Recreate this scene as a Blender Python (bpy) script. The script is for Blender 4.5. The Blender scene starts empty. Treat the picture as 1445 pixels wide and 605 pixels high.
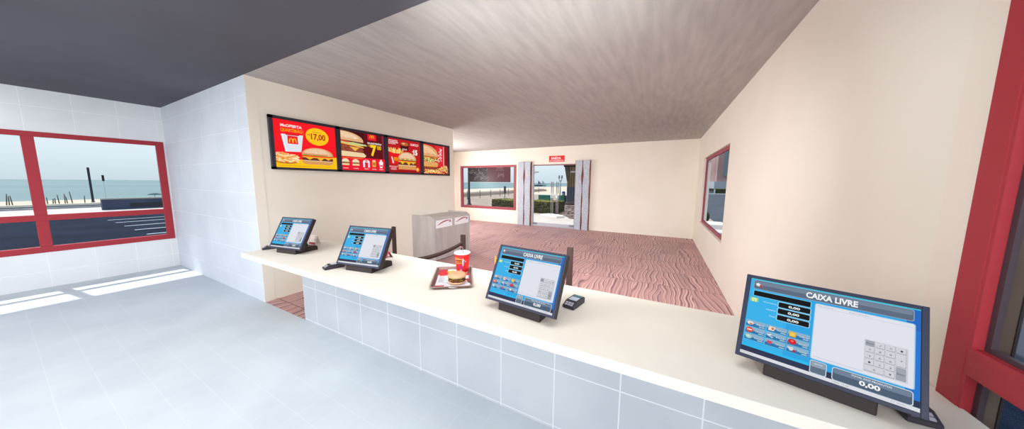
import bpy, bmesh, math, random
from mathutils import Vector, Matrix
random.seed(7)
S = bpy.context.scene
COL = S.collection
PI = math.pi

# ------------------------------------------------------------------ materials
def lin(h):
    h = h.lstrip('#'); o = []
    for i in (0, 2, 4):
        c = int(h[i:i+2], 16) / 255
        o.append(c / 12.92 if c <= .04045 else ((c + .055) / 1.055) ** 2.4)
    return (*o, 1)
_m = {}
def base_mat(name):
    m = bpy.data.materials.new(name); m.use_nodes = True
    nt = m.node_tree; b = nt.nodes['Principled BSDF']
    return m, nt, b
def mat(hexc, rough=.6, metal=0, emit=0, spec=.3):
    k = (hexc, rough, metal, emit, spec)
    if k in _m: return _m[k]
    m, nt, b = base_mat('mat_' + hexc.strip('#') + ('_lit' if emit else ''))
    b.inputs['Base Color'].default_value = lin(hexc) if not emit else (.02, .02, .02, 1)
    b.inputs['Roughness'].default_value = rough
    b.inputs['Metallic'].default_value = metal
    b.inputs['Specular IOR Level'].default_value = spec
    if emit:
        b.inputs['Emission Color'].default_value = lin(hexc)
        b.inputs['Emission Strength'].default_value = emit
    _m[k] = m
    if emit: b.inputs['Specular IOR Level'].default_value = .05; b.inputs['Base Color'].default_value = (.005, .005, .005, 1)
    return m
def N(nt, t, **kw):
    n = nt.nodes.new(t)
    for k, v in kw.items():
        if k in n.inputs.keys(): n.inputs[k].default_value = v
        else: setattr(n, k, v)
    return n
def math_(nt, op, a, b=None, c=None, clamp=False):
    n = nt.nodes.new('ShaderNodeMath'); n.operation = op; n.use_clamp = clamp
    for i, v in enumerate((a, b, c)):
        if v is None: continue
        if isinstance(v, (int, float)): n.inputs[i].default_value = v
        else: nt.links.new(v, n.inputs[i])
    return n.outputs[0]
def mix(nt, f, a, b):
    n = nt.nodes.new('ShaderNodeMix'); n.data_type = 'RGBA'
    for s, v in ((n.inputs[0], f), (n.inputs[6], a), (n.inputs[7], b)):
        if isinstance(v, (int, float)): s.default_value = v
        elif isinstance(v, tuple): s.default_value = v
        else: nt.links.new(v, s)
    return n.outputs[2]
def ramp(nt, f, stops):
    n = nt.nodes.new('ShaderNodeValToRGB'); e = n.color_ramp.elements
    while len(e) < len(stops): e.new(.5)
    for i, (p, c) in enumerate(stops):
        e[i].position = p; e[i].color = c if isinstance(c, tuple) else lin(c)
    nt.links.new(f, n.inputs[0]); return n.outputs[0]
def noisy(name, c1, c2, scale=4, rough=.7, stretch=(1, 1, 1), bump=0, detail=4, spec=.3, lo=.35, hi=.65, metal=0):
    m, nt, b = base_mat(name)
    tc = N(nt, 'ShaderNodeTexCoord'); mp = N(nt, 'ShaderNodeMapping'); mp.inputs['Scale'].default_value = stretch
    nt.links.new(tc.outputs['Object'], mp.inputs[0])
    no = N(nt, 'ShaderNodeTexNoise', Scale=scale, Detail=detail); nt.links.new(mp.outputs[0], no.inputs['Vector'])
    c = ramp(nt, no.outputs[0], [(lo, c1), (hi, c2)])
    nt.links.new(c, b.inputs['Base Color']); b.inputs['Roughness'].default_value = rough
    b.inputs['Specular IOR Level'].default_value = spec; b.inputs['Metallic'].default_value = metal
    if bump:
        bp = N(nt, 'ShaderNodeBump', Strength=bump, Distance=.01); nt.links.new(no.outputs[0], bp.inputs['Height'])
        nt.links.new(bp.outputs[0], b.inputs['Normal'])
    return m
def tile_mat(name, base, base2, grout, axes, w=.006, rough=.5, bump=.4, streak=None):
    """axes: list of (axis index, offset, spacing, strength)"""
    m, nt, b = base_mat(name)
    g = N(nt, 'ShaderNodeNewGeometry'); sp = N(nt, 'ShaderNodeSeparateXYZ'); nt.links.new(g.outputs['Position'], sp.inputs[0])
    no = N(nt, 'ShaderNodeTexNoise', Scale=1.7, Detail=3); nt.links.new(g.outputs['Position'], no.inputs['Vector'])
    colr = ramp(nt, no.outputs[0], [(.35, base), (.65, base2)])
    if streak:
        mp = N(nt, 'ShaderNodeMapping'); mp.inputs['Scale'].default_value = streak
        nt.links.new(g.outputs['Position'], mp.inputs[0])
        n2 = N(nt, 'ShaderNodeTexNoise', Scale=1, Detail=2); nt.links.new(mp.outputs[0], n2.inputs['Vector'])
        f = ramp(nt, n2.outputs[0], [(.6, (0, 0, 0, 1)), (.72, (.35, .35, .35, 1))])
        colr = mix(nt, f, colr, lin(grout))
    tot = None
    for ax, off, spc, st in axes:
        d = math_(nt, 'DIVIDE', math_(nt, 'SUBTRACT', sp.outputs[ax], off), spc)
        fr = math_(nt, 'FRACT', math_(nt, 'ADD', d, .5))
        dist = math_(nt, 'MULTIPLY', math_(nt, 'ABSOLUTE', math_(nt, 'SUBTRACT', fr, .5)), spc)
        mr = N(nt, 'ShaderNodeMapRange'); mr.inputs[1].default_value = w * .35; mr.inputs[2].default_value = w
        mr.inputs[3].default_value = st; mr.inputs[4].default_value = 0
        nt.links.new(dist, mr.inputs[0])
        tot = mr.outputs[0] if tot is None else math_(nt, 'MAXIMUM', tot, mr.outputs[0])
    c = mix(nt, tot, colr, lin(grout))
    nt.links.new(c, b.inputs['Base Color']); b.inputs['Roughness'].default_value = rough
    b.inputs['Specular IOR Level'].default_value = .3
    bp = N(nt, 'ShaderNodeBump', Strength=bump, Distance=.004); bp.invert = True
    nt.links.new(tot, bp.inputs['Height']); nt.links.new(bp.outputs[0], b.inputs['Normal'])
    return m
def wood_floor_mat():
    m, nt, b = base_mat('rosewood_floor')
    g = N(nt, 'ShaderNodeNewGeometry'); sp = N(nt, 'ShaderNodeSeparateXYZ'); nt.links.new(g.outputs['Position'], sp.inputs[0])
    X, Y = sp.outputs[0], sp.outputs[1]
    cy = math_(nt, 'FLOOR', math_(nt, 'DIVIDE', math_(nt, 'SUBTRACT', Y, 1.85), .838))
    cx = math_(nt, 'FLOOR', math_(nt, 'DIVIDE', math_(nt, 'SUBTRACT', X, .93), .42))
    cv = N(nt, 'ShaderNodeCombineXYZ'); nt.links.new(cx, cv.inputs[0]); nt.links.new(cy, cv.inputs[1])
    wn = N(nt, 'ShaderNodeTexWhiteNoise'); wn.noise_dimensions = '2D'; nt.links.new(cv.outputs[0], wn.inputs[0])
    off = math_(nt, 'MULTIPLY', wn.outputs[0], 9.0)
    p = N(nt, 'ShaderNodeCombineXYZ')
    nt.links.new(math_(nt, 'MULTIPLY', X, .3), p.inputs[0])
    nt.links.new(math_(nt, 'MULTIPLY', Y, .6), p.inputs[1]); nt.links.new(off, p.inputs[2])
    # large-scale bending of the grain
    nb = N(nt, 'ShaderNodeTexNoise', Scale=2.4, Detail=1.0); nt.links.new(p.outputs[0], nb.inputs['Vector'])
    warp = math_(nt, 'MULTIPLY', math_(nt, 'SUBTRACT', nb.outputs[0], .5), .20)
    xw = math_(nt, 'ADD', X, warp)
    p2 = N(nt, 'ShaderNodeCombineXYZ'); nt.links.new(xw, p2.inputs[0])
    nt.links.new(math_(nt, 'MULTIPLY', Y, .035), p2.inputs[1]); nt.links.new(off, p2.inputs[2])
    p3 = N(nt, 'ShaderNodeCombineXYZ'); nt.links.new(X, p3.inputs[0]); nt.links.new(math_(nt, 'MULTIPLY', Y, .32), p3.inputs[1]); nt.links.new(off, p3.inputs[2])
    n1 = N(nt, 'ShaderNodeTexNoise', Scale=2.2, Detail=1.5, Roughness=.45); nt.links.new(p3.outputs[0], n1.inputs['Vector'])
    ph = math_(nt, 'ADD', math_(nt, 'MULTIPLY', xw, 12.5), math_(nt, 'MULTIPLY', n1.outputs[0], 5.0))
    k = math_(nt, 'FRACT', ph)
    c = ramp(nt, k, [(0.0, WOOD[0]), (.10, WOOD[1]), (.24, WOOD[3]), (.45, WOOD[2]), (.55, WOOD[1]), (.62, WOOD[4]), (.90, WOOD[2]), (1.0, WOOD[0])])
    k2 = math_(nt, 'FRACT', math_(nt, 'MULTIPLY', ph, 2.37))
    c = mix(nt, math_(nt, 'MULTIPLY', ramp(nt, k2, [(.0, (1, 1, 1, 1)), (.22, (0, 0, 0, 1)), (.9, (0, 0, 0, 1)), (1.0, (1, 1, 1, 1))]), .45), c, lin(WOOD[0]))
    n2 = N(nt, 'ShaderNodeTexNoise', Scale=1.3, Detail=2); nt.links.new(p2.outputs[0], n2.inputs['Vector'])
    c = mix(nt, math_(nt, 'MULTIPLY', ramp(nt, n2.outputs[0], [(.45, (0, 0, 0, 1)), (.62, (1, 1, 1, 1))]), .45), c, lin('#94707a'))
    n3 = N(nt, 'ShaderNodeTexNoise', Scale=4.5, Detail=2); nt.links.new(p3.outputs[0], n3.inputs['Vector'])
    c = mix(nt, math_(nt, 'MULTIPLY', ramp(nt, n3.outputs[0], [(.40, (1, 1, 1, 1)), (.58, (0, 0, 0, 1))]), .55), c, lin(WOOD[2]))
    # seams
    def seam(v, o, s, w):
        d = math_(nt, 'DIVIDE', math_(nt, 'SUBTRACT', v, o), s)
        fr = math_(nt, 'FRACT', math_(nt, 'ADD', d, .5))
        dist = math_(nt, 'MULTIPLY', math_(nt, 'ABSOLUTE', math_(nt, 'SUBTRACT', fr, .5)), s)
        return math_(nt, 'LESS_THAN', dist, w)
    sm = math_(nt, 'MULTIPLY', seam(Y, 1.85, .838, .006), .75)
    sx = math_(nt, 'MULTIPLY', seam(X, .93, .42, .0025), .4)
    c = mix(nt, math_(nt, 'MAXIMUM', sm, sx), c, lin('#583a42'))
    nt.links.new(c, b.inputs['Base Color']); b.inputs['Roughness'].default_value = .55
    b.inputs['Specular IOR Level'].default_value = .25
    return m
WOOD = ['#3f2c3a', '#936c74', '#bf9490', '#cfa6a0', '#e6c4be']
def glass_mat():
    m = bpy.data.materials.new('clear_glass'); m.use_nodes = True; nt = m.node_tree; nt.nodes.clear()
    o = N(nt, 'ShaderNodeOutputMaterial'); t = N(nt, 'ShaderNodeBsdfTransparent'); t.inputs[0].default_value = (.97, .985, .99, 1)
    gl = N(nt, 'ShaderNodeBsdfGlossy', Roughness=.3); mx = N(nt, 'ShaderNodeMixShader'); mx.inputs[0].default_value = .006
    nt.links.new(t.outputs[0], mx.inputs[1]); nt.links.new(gl.outputs[0], mx.inputs[2]); nt.links.new(mx.outputs[0], o.inputs[0])
    return m
GLASS = glass_mat()
CREAM = noisy('cream_plaster', '#e9e4d8', '#ede8de', 1.2, .8, spec=.15)
CREAM_TOP = noisy('cream_laminate', '#dfdad0', '#e4e0d7', 2.5, .45, spec=.2)
CREAM_EDGE = CREAM_TOP
RED = mat('#a8323c', .5); RED_D = mat('#9c4a56', .6)
BLACK = mat('#2b2324', .45); NAVY = mat('#2e3348', .4)
WHITE = mat('#f2f2f4', .6)
CHROME = mat('#c9ccd2', .25, 1)
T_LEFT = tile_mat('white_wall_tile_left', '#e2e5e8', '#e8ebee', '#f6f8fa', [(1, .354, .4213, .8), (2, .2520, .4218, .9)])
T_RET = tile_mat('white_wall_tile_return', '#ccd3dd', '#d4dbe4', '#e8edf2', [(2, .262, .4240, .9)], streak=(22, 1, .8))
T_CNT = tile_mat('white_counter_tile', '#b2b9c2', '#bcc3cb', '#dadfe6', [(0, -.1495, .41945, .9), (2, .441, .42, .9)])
T_FLR = tile_mat('white_floor_tile', '#bcc5ce', '#c4cdd5', '#d3dae2', [(0, -1.01, .2085, .32), (1, .0895, .2065, .36)], w=.0035, bump=.15, rough=.6)
WOODF = wood_floor_mat()
CEIL_D = noisy('dining_plaster_ceiling', '#aeacaa', '#bbb9b6', 5.5, .9, stretch=(2.6, .35, 1), bump=.2, detail=10, spec=.1)
CEIL_K = noisy('kitchen_grey_ceiling', '#5c5c62', '#62626a', 1.0, .9, spec=.1)
GRANITE = noisy('grey_granite', '#98a0b0', '#c6ccd8', 40, .5, detail=6)
STEEL = noisy('brushed_grey_laminate', '#aaa5a5', '#bab5b4', 6, .45, stretch=(1, 1, .15), detail=6)

# ------------------------------------------------------------------ mesh tools
class MB:
    def __init__(s): s.v = []; s.f = []; s.mi = []; s.m = []; s.sm = []
    def idx(s, m):
        if m not in s.m: s.m.append(m)
        return s.m.index(m)
    def add(s, vs, fs, m, smooth=False, M=None):
        o = len(s.v)
        s.v += [tuple(M @ Vector(p)) if M else tuple(p) for p in vs]
        i = s.idx(m)
        for f in fs: s.f.append([a + o for a in f]); s.mi.append(i); s.sm.append(smooth)
        return s
    def box(s, x0, x1, y0, y1, z0, z1, m, M=None):
        v = [(x, y, z) for x in (x0, x1) for y in (y0, y1) for z in (z0, z1)]
        f = [(0, 1, 3, 2), (4, 6, 7, 5), (0, 4, 5, 1), (2, 3, 7, 6), (0, 2, 6, 4), (1, 5, 7, 3)]
        return s.add(v, f, m, M=M)
    def prism(s, pts, z0, z1, m, M=None, smooth=False):
        n = len(pts); v = [(x, y, z0) for x, y in pts] + [(x, y, z1) for x, y in pts]
        f = [list(range(n - 1, -1, -1)), list(range(n, 2 * n))] + [(i, (i + 1) % n, n + (i + 1) % n, n + i) for i in range(n)]
        return s.add(v, f, m, smooth, M)
    def lathe(s, prof, m, n=28, M=None, wob=None, smooth=True):
        v = []; f = []
        for j, (r, z) in enumerate(prof):
            for i in range(n):
                a = 2 * PI * i / n; rr = r
                if wob: rr, zz = wob(a, r, z)
                else: zz = z
                v.append((rr * math.cos(a), rr * math.sin(a), zz))
        for j in range(len(prof) - 1):
            for i in range(n):
                k = (i + 1) % n
                f.append((j * n + i, j * n + k, (j + 1) * n + k, (j + 1) * n + i))
        f.append(list(range(n - 1, -1, -1))); f.append([(len(prof) - 1) * n + i for i in range(n)])
        return s.add(v, f, m, smooth, M)
    def tube(s, path, r, m, n=10, M=None):
        P = [Vector(p) for p in path]; v = []; f = []
        for i, p in enumerate(P):
            d = (P[min(i + 1, len(P) - 1)] - P[max(i - 1, 0)]).normalized()
            a = d.cross(Vector((0, 0, 1)) if abs(d.z) < .9 else Vector((1, 0, 0))).normalized(); b_ = d.cross(a)
            rr = r[i] if isinstance(r, (list, tuple)) else r
            for k in range(n):
                t = 2 * PI * k / n; v.append(tuple(p + a * rr * math.cos(t) + b_ * rr * math.sin(t)))
        for i in range(len(P) - 1):
            for k in range(n):
                l = (k + 1) % n; f.append((i * n + k, i * n + l, (i + 1) * n + l, (i + 1) * n + k))
        f.append(list(range(n))); f.append([(len(P) - 1) * n + k for k in range(n)][::-1])
        return s.add(v, f, m, True, M)
    def build(s, name, parent=None, bevel=0, seg=2, M=None):
        me = bpy.data.meshes.new(name); me.from_pydata(s.v, [], s.f)
        for m in s.m: me.materials.append(m)
        for p, i, q in zip(me.polygons, s.mi, s.sm): p.material_index = i; p.use_smooth = q
        bm = bmesh.new(); bm.from_mesh(me)
        if not getattr(s, 'flat', False): bmesh.ops.recalc_face_normals(bm, faces=bm.faces)
        bm.to_mesh(me); bm.free(); me.update()
        o = bpy.data.objects.new(name, me); COL.objects.link(o)
        if parent: o.parent = parent
        if M: o.matrix_local = M
        if bevel:
            b = o.modifiers.new('edge', 'BEVEL'); b.width = bevel; b.segments = seg; b.limit_method = 'ANGLE'; b.angle_limit = .6
        return o

_txt = {}
def text_poly(t, bold=0.0):
    if (t, bold) in _txt: return _txt[(t, bold)]
    c = bpy.data.curves.new('t', 'FONT'); c.body = t; c.size = 1; c.offset = bold; c.resolution_u = 3
    o = bpy.data.objects.new('t', c); COL.objects.link(o)
    dg = bpy.context.evaluated_depsgraph_get(); me = bpy.data.meshes.new_from_object(o.evaluated_get(dg))
    v = [(p.co.x, p.co.y) for p in me.vertices]; f = [list(p.vertices) for p in me.polygons]
    COL.objects.unlink(o); bpy.data.objects.remove(o); bpy.data.curves.remove(c); bpy.data.meshes.remove(me)
    x0 = min(p[0] for p in v); x1 = max(p[0] for p in v); y0 = min(p[1] for p in v); y1 = max(p[1] for p in v)
    r = ([((x - x0) / (x1 - x0), (y - y0) / (y1 - y0)) for x, y in v], f)
    _txt[(t, bold)] = r; return r

class Art(MB):
    """flat graphics in the local XY plane, facing +Z, one small step per layer"""
    def __init__(s, dz=.0006, emit=0, z0=0.0):
        super().__init__(); s.dz = dz; s.e = emit; s.z0 = z0; s.flat = True; s.T = lambda x, y: (x, y)
    def c(s, h): return mat(h, .5, 0, s.e) if s.e else mat(h, .6)
    def poly(s, pts, h, L):
        pts = [s.T(*p) for p in pts]
        a = sum(pts[i][0] * pts[(i + 1) % len(pts)][1] - pts[(i + 1) % len(pts)][0] * pts[i][1] for i in range(len(pts)))
        if a < 0: pts = pts[::-1]
        z = s.z0 + L * s.dz
        s.add([(x, y, z) for x, y in pts], [list(range(len(pts)))], s.c(h))
    def rect(s, x0, x1, y0, y1, h, L, r=0):
        if r <= 0: return s.poly([(x0, y0), (x1, y0), (x1, y1), (x0, y1)], h, L)
        P = []
        for cx, cy, a0 in ((x1 - r, y0 + r, -PI / 2), (x1 - r, y1 - r, 0), (x0 + r, y1 - r, PI / 2), (x0 + r, y0 + r, PI)):
            P += [(cx + r * math.cos(a0 + k * PI / 8), cy + r * math.sin(a0 + k * PI / 8)) for k in range(5)]
        s.poly(P, h, L)
    def ell(s, cx, cy, rx, ry, h, L, n=28, a0=0, a1=2 * PI, rot=0):
        P = []
        k = n if a1 - a0 < 2 * PI - .01 else n - 1
        for i in range(k + 1):
            a = a0 + (a1 - a0) * i / n; x, y = rx * math.cos(a), ry * math.sin(a)
            P.append((cx + x * math.cos(rot) - y * math.sin(rot), cy + x * math.sin(rot) + y * math.cos(rot)))
        s.poly(P, h, L)
    def text(s, t, x0, x1, y0, y1, h, L, bold=.02):
        v, f = text_poly(t, bold); z = s.z0 + L * s.dz
        w = []
        for a, b in v:
            x, y = s.T(x0 + a * (x1 - x0), y0 + b * (y1 - y0)); w.append((x, y, z))
        fs = []
        for q in f:
            a = sum(w[q[i]][0] * w[q[(i + 1) % len(q)]][1] - w[q[(i + 1) % len(q)]][0] * w[q[i]][1] for i in range(len(q)))
            fs.append(q if a > 0 else q[::-1])
        s.add(w, fs, s.c(h))
    def stroke(s, pts, w, h, L):
        n = len(pts); A = []; B = []
        for i, (x, y) in enumerate(pts):
            p, q = pts[max(i - 1, 0)], pts[min(i + 1, n - 1)]
            dx, dy = q[0] - p[0], q[1] - p[1]; l = math.hypot(dx, dy) or 1
            ww = w[i] if isinstance(w, list) else w
            A.append((x - dy / l * ww / 2, y + dx / l * ww / 2)); B.append((x + dy / l * ww / 2, y - dx / l * ww / 2))
        for i in range(n - 1): s.poly([B[i], B[i + 1], A[i + 1], A[i]], h, L)
    def arches(s, cx, y0, w, h, hexc, L):
        for sgn in (-1, 1):
            pts = []
            for k in range(17):
                a = PI - k * PI / 16
                pts.append((cx + sgn * w * .25 + w * .22 * math.cos(a), y0 + h * .95 * math.sin(a) ** .6))
            ws = [w * .11 if 3 < k < 13 else w * .13 for k in range(17)]
            s.stroke(pts, ws, hexc, L)
    def burger(s, cx, cy, w, h, L, double=False, sesame=True, rnd=random.Random(3)):
        f = lambda v: cy + v * h
        s.poly([(cx - w * .5, f(-.28)), (cx - w * .46, f(-.42)), (cx - w * .36, f(-.5)), (cx + w * .36, f(-.5)), (cx + w * .46, f(-.42)), (cx + w * .5, f(-.28))], '#d99a5c', L)
        s.rect(cx - w * .46, cx + w * .46, f(-.3), f(-.24), '#f0d9ae', L)
        s.rect(cx - w * .48, cx + w * .48, f(-.26), f(-.08), '#6a3524', L + 1, h * .06)
        for k in range(22):
            x = cx + (rnd.random() - .5) * w * .86; s.ell(x, f(-.17 + (rnd.random() - .5) * .1), w * .014, h * .02, rnd.choice(['#8a4a30', '#4d2418', '#a05c3c']), L + 2, 8)
        for a, b_, d in ((-.4, -.12, .14), (-.05, .2, .2), (.2, .44, .12)):
            s.poly([(cx + w * a, f(-.06)), (cx + w * b_, f(-.06)), (cx + w * (a + b_) / 2, f(-.08 - d))], '#f6b62c', L + 3)
        s.rect(cx - w * .47, cx + w * .47, f(-.09), f(-.03), '#f6b62c', L + 2)
        if double: s.rect(cx - w * .46, cx + w * .46, f(-.04), f(.07), '#7a3d28', L + 3, h * .04)
        pts = [(cx - w * .5 + w * k / 24, f(.02 + .03 * (k % 2))) for k in range(25)]
        s.poly(pts + [(cx + w * .46, f(.12)), (cx - w * .46, f(.12))], '#8db04a', L + 4)
        for k in range(7):
            s.ell(cx - w * .36 + w * .12 * k, f(.1), w * .06, h * .03, rnd.choice(['#c43a2c', '#f3e3c0', '#d8574a']), L + 5, 12)
        s.ell(cx, f(.1), w * .48, h * .42, '#dfa878', L + 6, 28, 0, PI)
        s.ell(cx - w * .02, f(.17), w * .38, h * .3, '#ebc4a0', L + 7, 24, 0, PI)
        if sesame:
            for k in range(46):
                a = rnd.random() * PI; r = rnd.random() ** .5
                s.ell(cx + w * .42 * r * math.cos(a), f(.14 + .34 * r * math.sin(a)), w * .011, h * .014, '#fbeccb', L + 8, 6)

def prop(o, label=None, cat=None, group=None, kind=None):
    if label: o['label'] = label
    if cat: o['category'] = cat
    if group: o['group'] = group
    if kind: o['kind'] = kind
    return o
def empty(name, label, cat, loc=(0, 0, 0), rz=0, group=None):
    o = bpy.data.objects.new(name, None); COL.objects.link(o); o.location = loc; o.rotation_euler = (0, 0, rz)
    o.empty_display_size = .1
    return prop(o, label, cat, group)
def struct(o): o['kind'] = 'structure'; return o
def copy_tree(o, parent=None):
    c = o.copy(); COL.objects.link(c)
    if parent: c.parent = parent
    for ch in [q for q in S.objects if q.parent == o]: copy_tree(ch, c)
    return c

# ------------------------------------------------------------------ camera
f_, yaw, pitch, roll = 394.585840, .489069077, .113733133, -.00802849539
fw = Vector((-math.sin(yaw) * math.cos(pitch), math.cos(yaw) * math.cos(pitch), -math.sin(pitch)))
rt = Vector((math.cos(yaw), math.sin(yaw), 0)); dn = fw.cross(rt)
rt2 = math.cos(roll) * rt + math.sin(roll) * dn; dn2 = -math.sin(roll) * rt + math.cos(roll) * dn
cam = bpy.data.cameras.new('camera'); co = bpy.data.objects.new('camera', cam); COL.objects.link(co)
cam.sensor_width = 36; cam.lens = f_ / 1445 * 36; cam.clip_start = .05; cam.clip_end = 2000
Mx = Matrix((rt2, -dn2, -fw)).transposed().to_4x4(); Mx.translation = (0, 0, 1.7)
co.matrix_world = Mx; S.camera = co

# ------------------------------------------------------------------ room shell
XL, XM, XR = -8.45, -4.83, .94
YS, YM, YF = 1.70, 5.80, 10.20
YB = -3.2; ZC = 3.05; TH = .16
def wall(name, axis, plane, out, a0, a1, m, holes=(), z1=ZC, th=TH):
    """wall whose room face is at coordinate `plane`, thickness grows towards `out` (+1/-1)"""
    b = MB(); p0, p1 = sorted((plane, plane + out * th))
    def bx(u0, u1, z0, z1_):
        if u1 - u0 < 1e-4 or z1_ - z0 < 1e-4: return
        if axis == 0: b.box(p0, p1, u0, u1, z0, z1_, m)
        else: b.box(u0, u1, p0, p1, z0, z1_, m)
    u = a0
    for h0, h1, hz0, hz1 in sorted(holes):
        bx(u, h0, 0, z1); bx(h0, h1, 0, hz0); bx(h0, h1, hz1, z1); u = h1
    bx(u, a1, 0, z1)
    return struct(b.build(name))
WL = (-2.02, 1.677, .555, 2.41)
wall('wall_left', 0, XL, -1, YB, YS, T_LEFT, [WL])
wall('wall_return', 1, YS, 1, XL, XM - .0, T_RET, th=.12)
wall('wall_menu', 0, XM, -1, YS + .12, YM - .12, CREAM)
# thin cream end of the menu wall that meets the tiled return
struct(MB().box(XM, XM + .004, YS, YS + .12, 0, ZC, CREAM).build('trim_1'))
wall('wall_alcove', 1, YM, -1, XL, XM, CREAM, th=.12)
wall('wall_dining_left', 0, XL, -1, YS + .12, YF, CREAM, [(6.4, 9.6, .6, 2.4)])
FW = (-8.08, -5.25, .565, 2.415)
DR = (-4.53, -2.79, 0, 2.40)
wall('wall_far', 1, YF, 1, XL - TH, XR + TH, CREAM, [FW, DR])
RW = (5.77, 8.97, .70, 2.37)
wall('wall_right', 0, XR, 1, YS, YF, CREAM, [RW])
RK = (-2.2, 1.482, .62, 2.36)
wall('wall_right_kitchen', 0, XR, 1, YB, YS, noisy('cream_plaster_kitchen', '#eae2d5', '#ede6db', 1.2, .8, spec=.15), [RK], th=.056)
wall('wall_back', 1, YB, -1, XL - TH, XR + TH, T_LEFT)
struct(MB().box(XL - .74, XR + TH, YB - .5, YS, ZC, ZC + .2, CEIL_K).build('ceiling_kitchen'))
struct(MB().box(XL - .74, XR + .5, YS, YF + .5, ZC, ZC + .2, CEIL_D).build('ceiling'))
struct(MB().box(XL - TH, XR + TH, YB - TH, YS, -.14, 0, T_FLR).build('floor_kitchen'))
struct(MB().box(XL - TH, XR + TH, YS, YF + TH, -.14, 0, WOODF).build('floor'))

# ---- windows
def window(name, axis, plane, u0, u1, z0, z1, mull, bars, fwid, m, t0, t1, glass_at, topw=None):
    """frame drawn in plane; t0..t1 depth range; mull = list of (a,b); bars = list of (za,zb)"""
    r = bpy.data.objects.new(name, None); COL.objects.link(r); struct(r)
    b = MB()
    def bx(mb, a, c, d, e, m_, q0=t0, q1=t1):
        if axis == 0: mb.box(q0, q1, a, c, d, e, m_)
        else: mb.box(a, c, q0, q1, d, e, m_)
    bx(b, u0, u0 + fwid, z0, z1, m); bx(b, u1 - fwid, u1, z0, z1, m)
    bx(b, u0 + fwid, u1 - fwid, z0, z0 + fwid, m); bx(b, u0 + fwid, u1 - fwid, z1 - (topw or fwid), z1, m)
    for za, zb in bars: bx(b, u0 + fwid, u1 - fwid, za, zb, m)
    zs = [z0 + fwid] + [q for za, zb in bars for q in (za, zb)] + [z1 - (topw or fwid)]
    for a, c in mull:
        for k in range(0, len(zs), 2): bx(b, a, c, zs[k], zs[k + 1], m)
    fr = b.build('window_frame', r, bevel=.004)
    us = [u0 + fwid] + [q for a, c in sorted(mull) for q in (a, c)] + [u1 - fwid]
    for k in range(0, len(zs), 2):
        for j in range(0, len(us), 2):
            g = MB(); bx(g, us[j] - .003, us[j + 1] + .003, zs[k] - .003, zs[k + 1] + .003, GLASS, glass_at, glass_at + .006)
            g.build('pane', fr)
    return r
window('window_1', 0, XL, WL[0], WL[1], WL[2], WL[3], [(.313, .418), (-.95, -.854)], [(1.052, 1.143)], .093, RED, XL - .05, XL + .012, XL - .03, topw=.075)
window('window_2', 1, YF, FW[0], FW[1], FW[2], FW[3], [], [], .105, RED_D, YF - .02, YF + .08, YF + .03, topw=.08)
window('window_3', 0, XR, RW[0], RW[1], RW[2], RW[3], [], [], .065, RED_D, XR + .05, XR + .09, XR + .07)
w4 = window('window_4', 0, XR, -2.28, 1.565, .55, 2.41, [(-.42, -.32)], [(1.078, 1.172)], .085, RED, XR - .014, XR, XR + .016)
DKF = mat('#4a3c44', .5); TAU = noisy('taupe_render', '#57493f', '#62544a', 2, .9)
b = MB()
for z0, z1 in ((.62, 1.078), (1.172, 2.36)):
    for a, c in ((1.452, 1.470), (-.40, -.34), (-2.2, -2.12)): b.box(XR + .012, XR + .026, a, c, z0, z1, DKF)
    for p, q in ((z0, z0 + .016), (z1 - .016, z1)): b.box(XR + .012, XR + .026, -2.12, 1.452, p, q, DKF)
b.build('inner_frame', w4)
b = MB(); b.box(XR - .0125, XR + .012, 1.470, 1.4815, .62, 2.36, RED); b.box(XR, XR + .012, -2.2, 1.470, 1.078, 1.172, RED)
b.build('window_reveal', w4)
b = MB(); b.box(XR + .026, XR + .056, 1.462, 1.482, .62, 2.36, TAU); b.box(XR + .026, XR + .056, -2.2, 1.462, 1.095, 1.155, TAU); b.build('outer_jamb', w4)
b = MB(); b.box(XR + .056, XR + .062, 1.458, 1.53, .60, 2.38, mat('#2c2628', .8)); b.build('outer_edge', w4)

# ---- glass entrance doors
d = bpy.data.objects.new('door_1', None); COL.objects.link(d); struct(d)
ALU = mat('#c4c8d2', .35, .3)
b = MB(); b.box(DR[0], DR[0] + .04, YF, YF + .1, 0, 2.40, ALU); b.box(DR[1] - .02, DR[1], YF, YF + .1, 0, 2.40, ALU)
b.box(DR[0] + .04, DR[1] - .02, YF, YF + .1, 2.36, 2.40, mat('#8a6a70', .5)); b.build('door_frame', d)
struct(MB().box(DR[0] + .04, DR[1] - .02, YF - .005, YF + .12, 0, .035, ALU).build('trim_2'))
for sgn, x0, x1 in ((1, DR[0] + .045, -3.622), (-1, -3.614, DR[1] - .025)):
    g = MB().box(x0, x1, YF + .04, YF + .052, .045, 2.352, GLASS).build('door_glass', d)
    MB().box(x0, x1, YF + .03, YF + .062, .045, .135, ALU).build('bottom_rail', g, bevel=.003)
    hx = x1 - .10 if sgn > 0 else x0 + .10
    hb = MB()
    for dy in (-.055, .13):
        hb.tube([(hx, YF + .045 + dy, .50), (hx, YF + .045 + dy, 1.74)], .017, CHROME)
    for z in (.7, 1.55): hb.tube([(hx, YF - .01, z), (hx, YF + .175, z)], .009, CHROME)
    hb.build('door_handle', g)
    px = (x0, x0 + .19) if sgn > 0 else (x1 - .19, x1)
    for z0, z1 in ((2.08, 2.14), (.06, .125)):
        MB().box(px[0], px[1], YF + .02, YF + .072, z0, z1, mat('#8d9299', .4, .5)).build('patch_fitting', g, bevel=.004)

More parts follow.
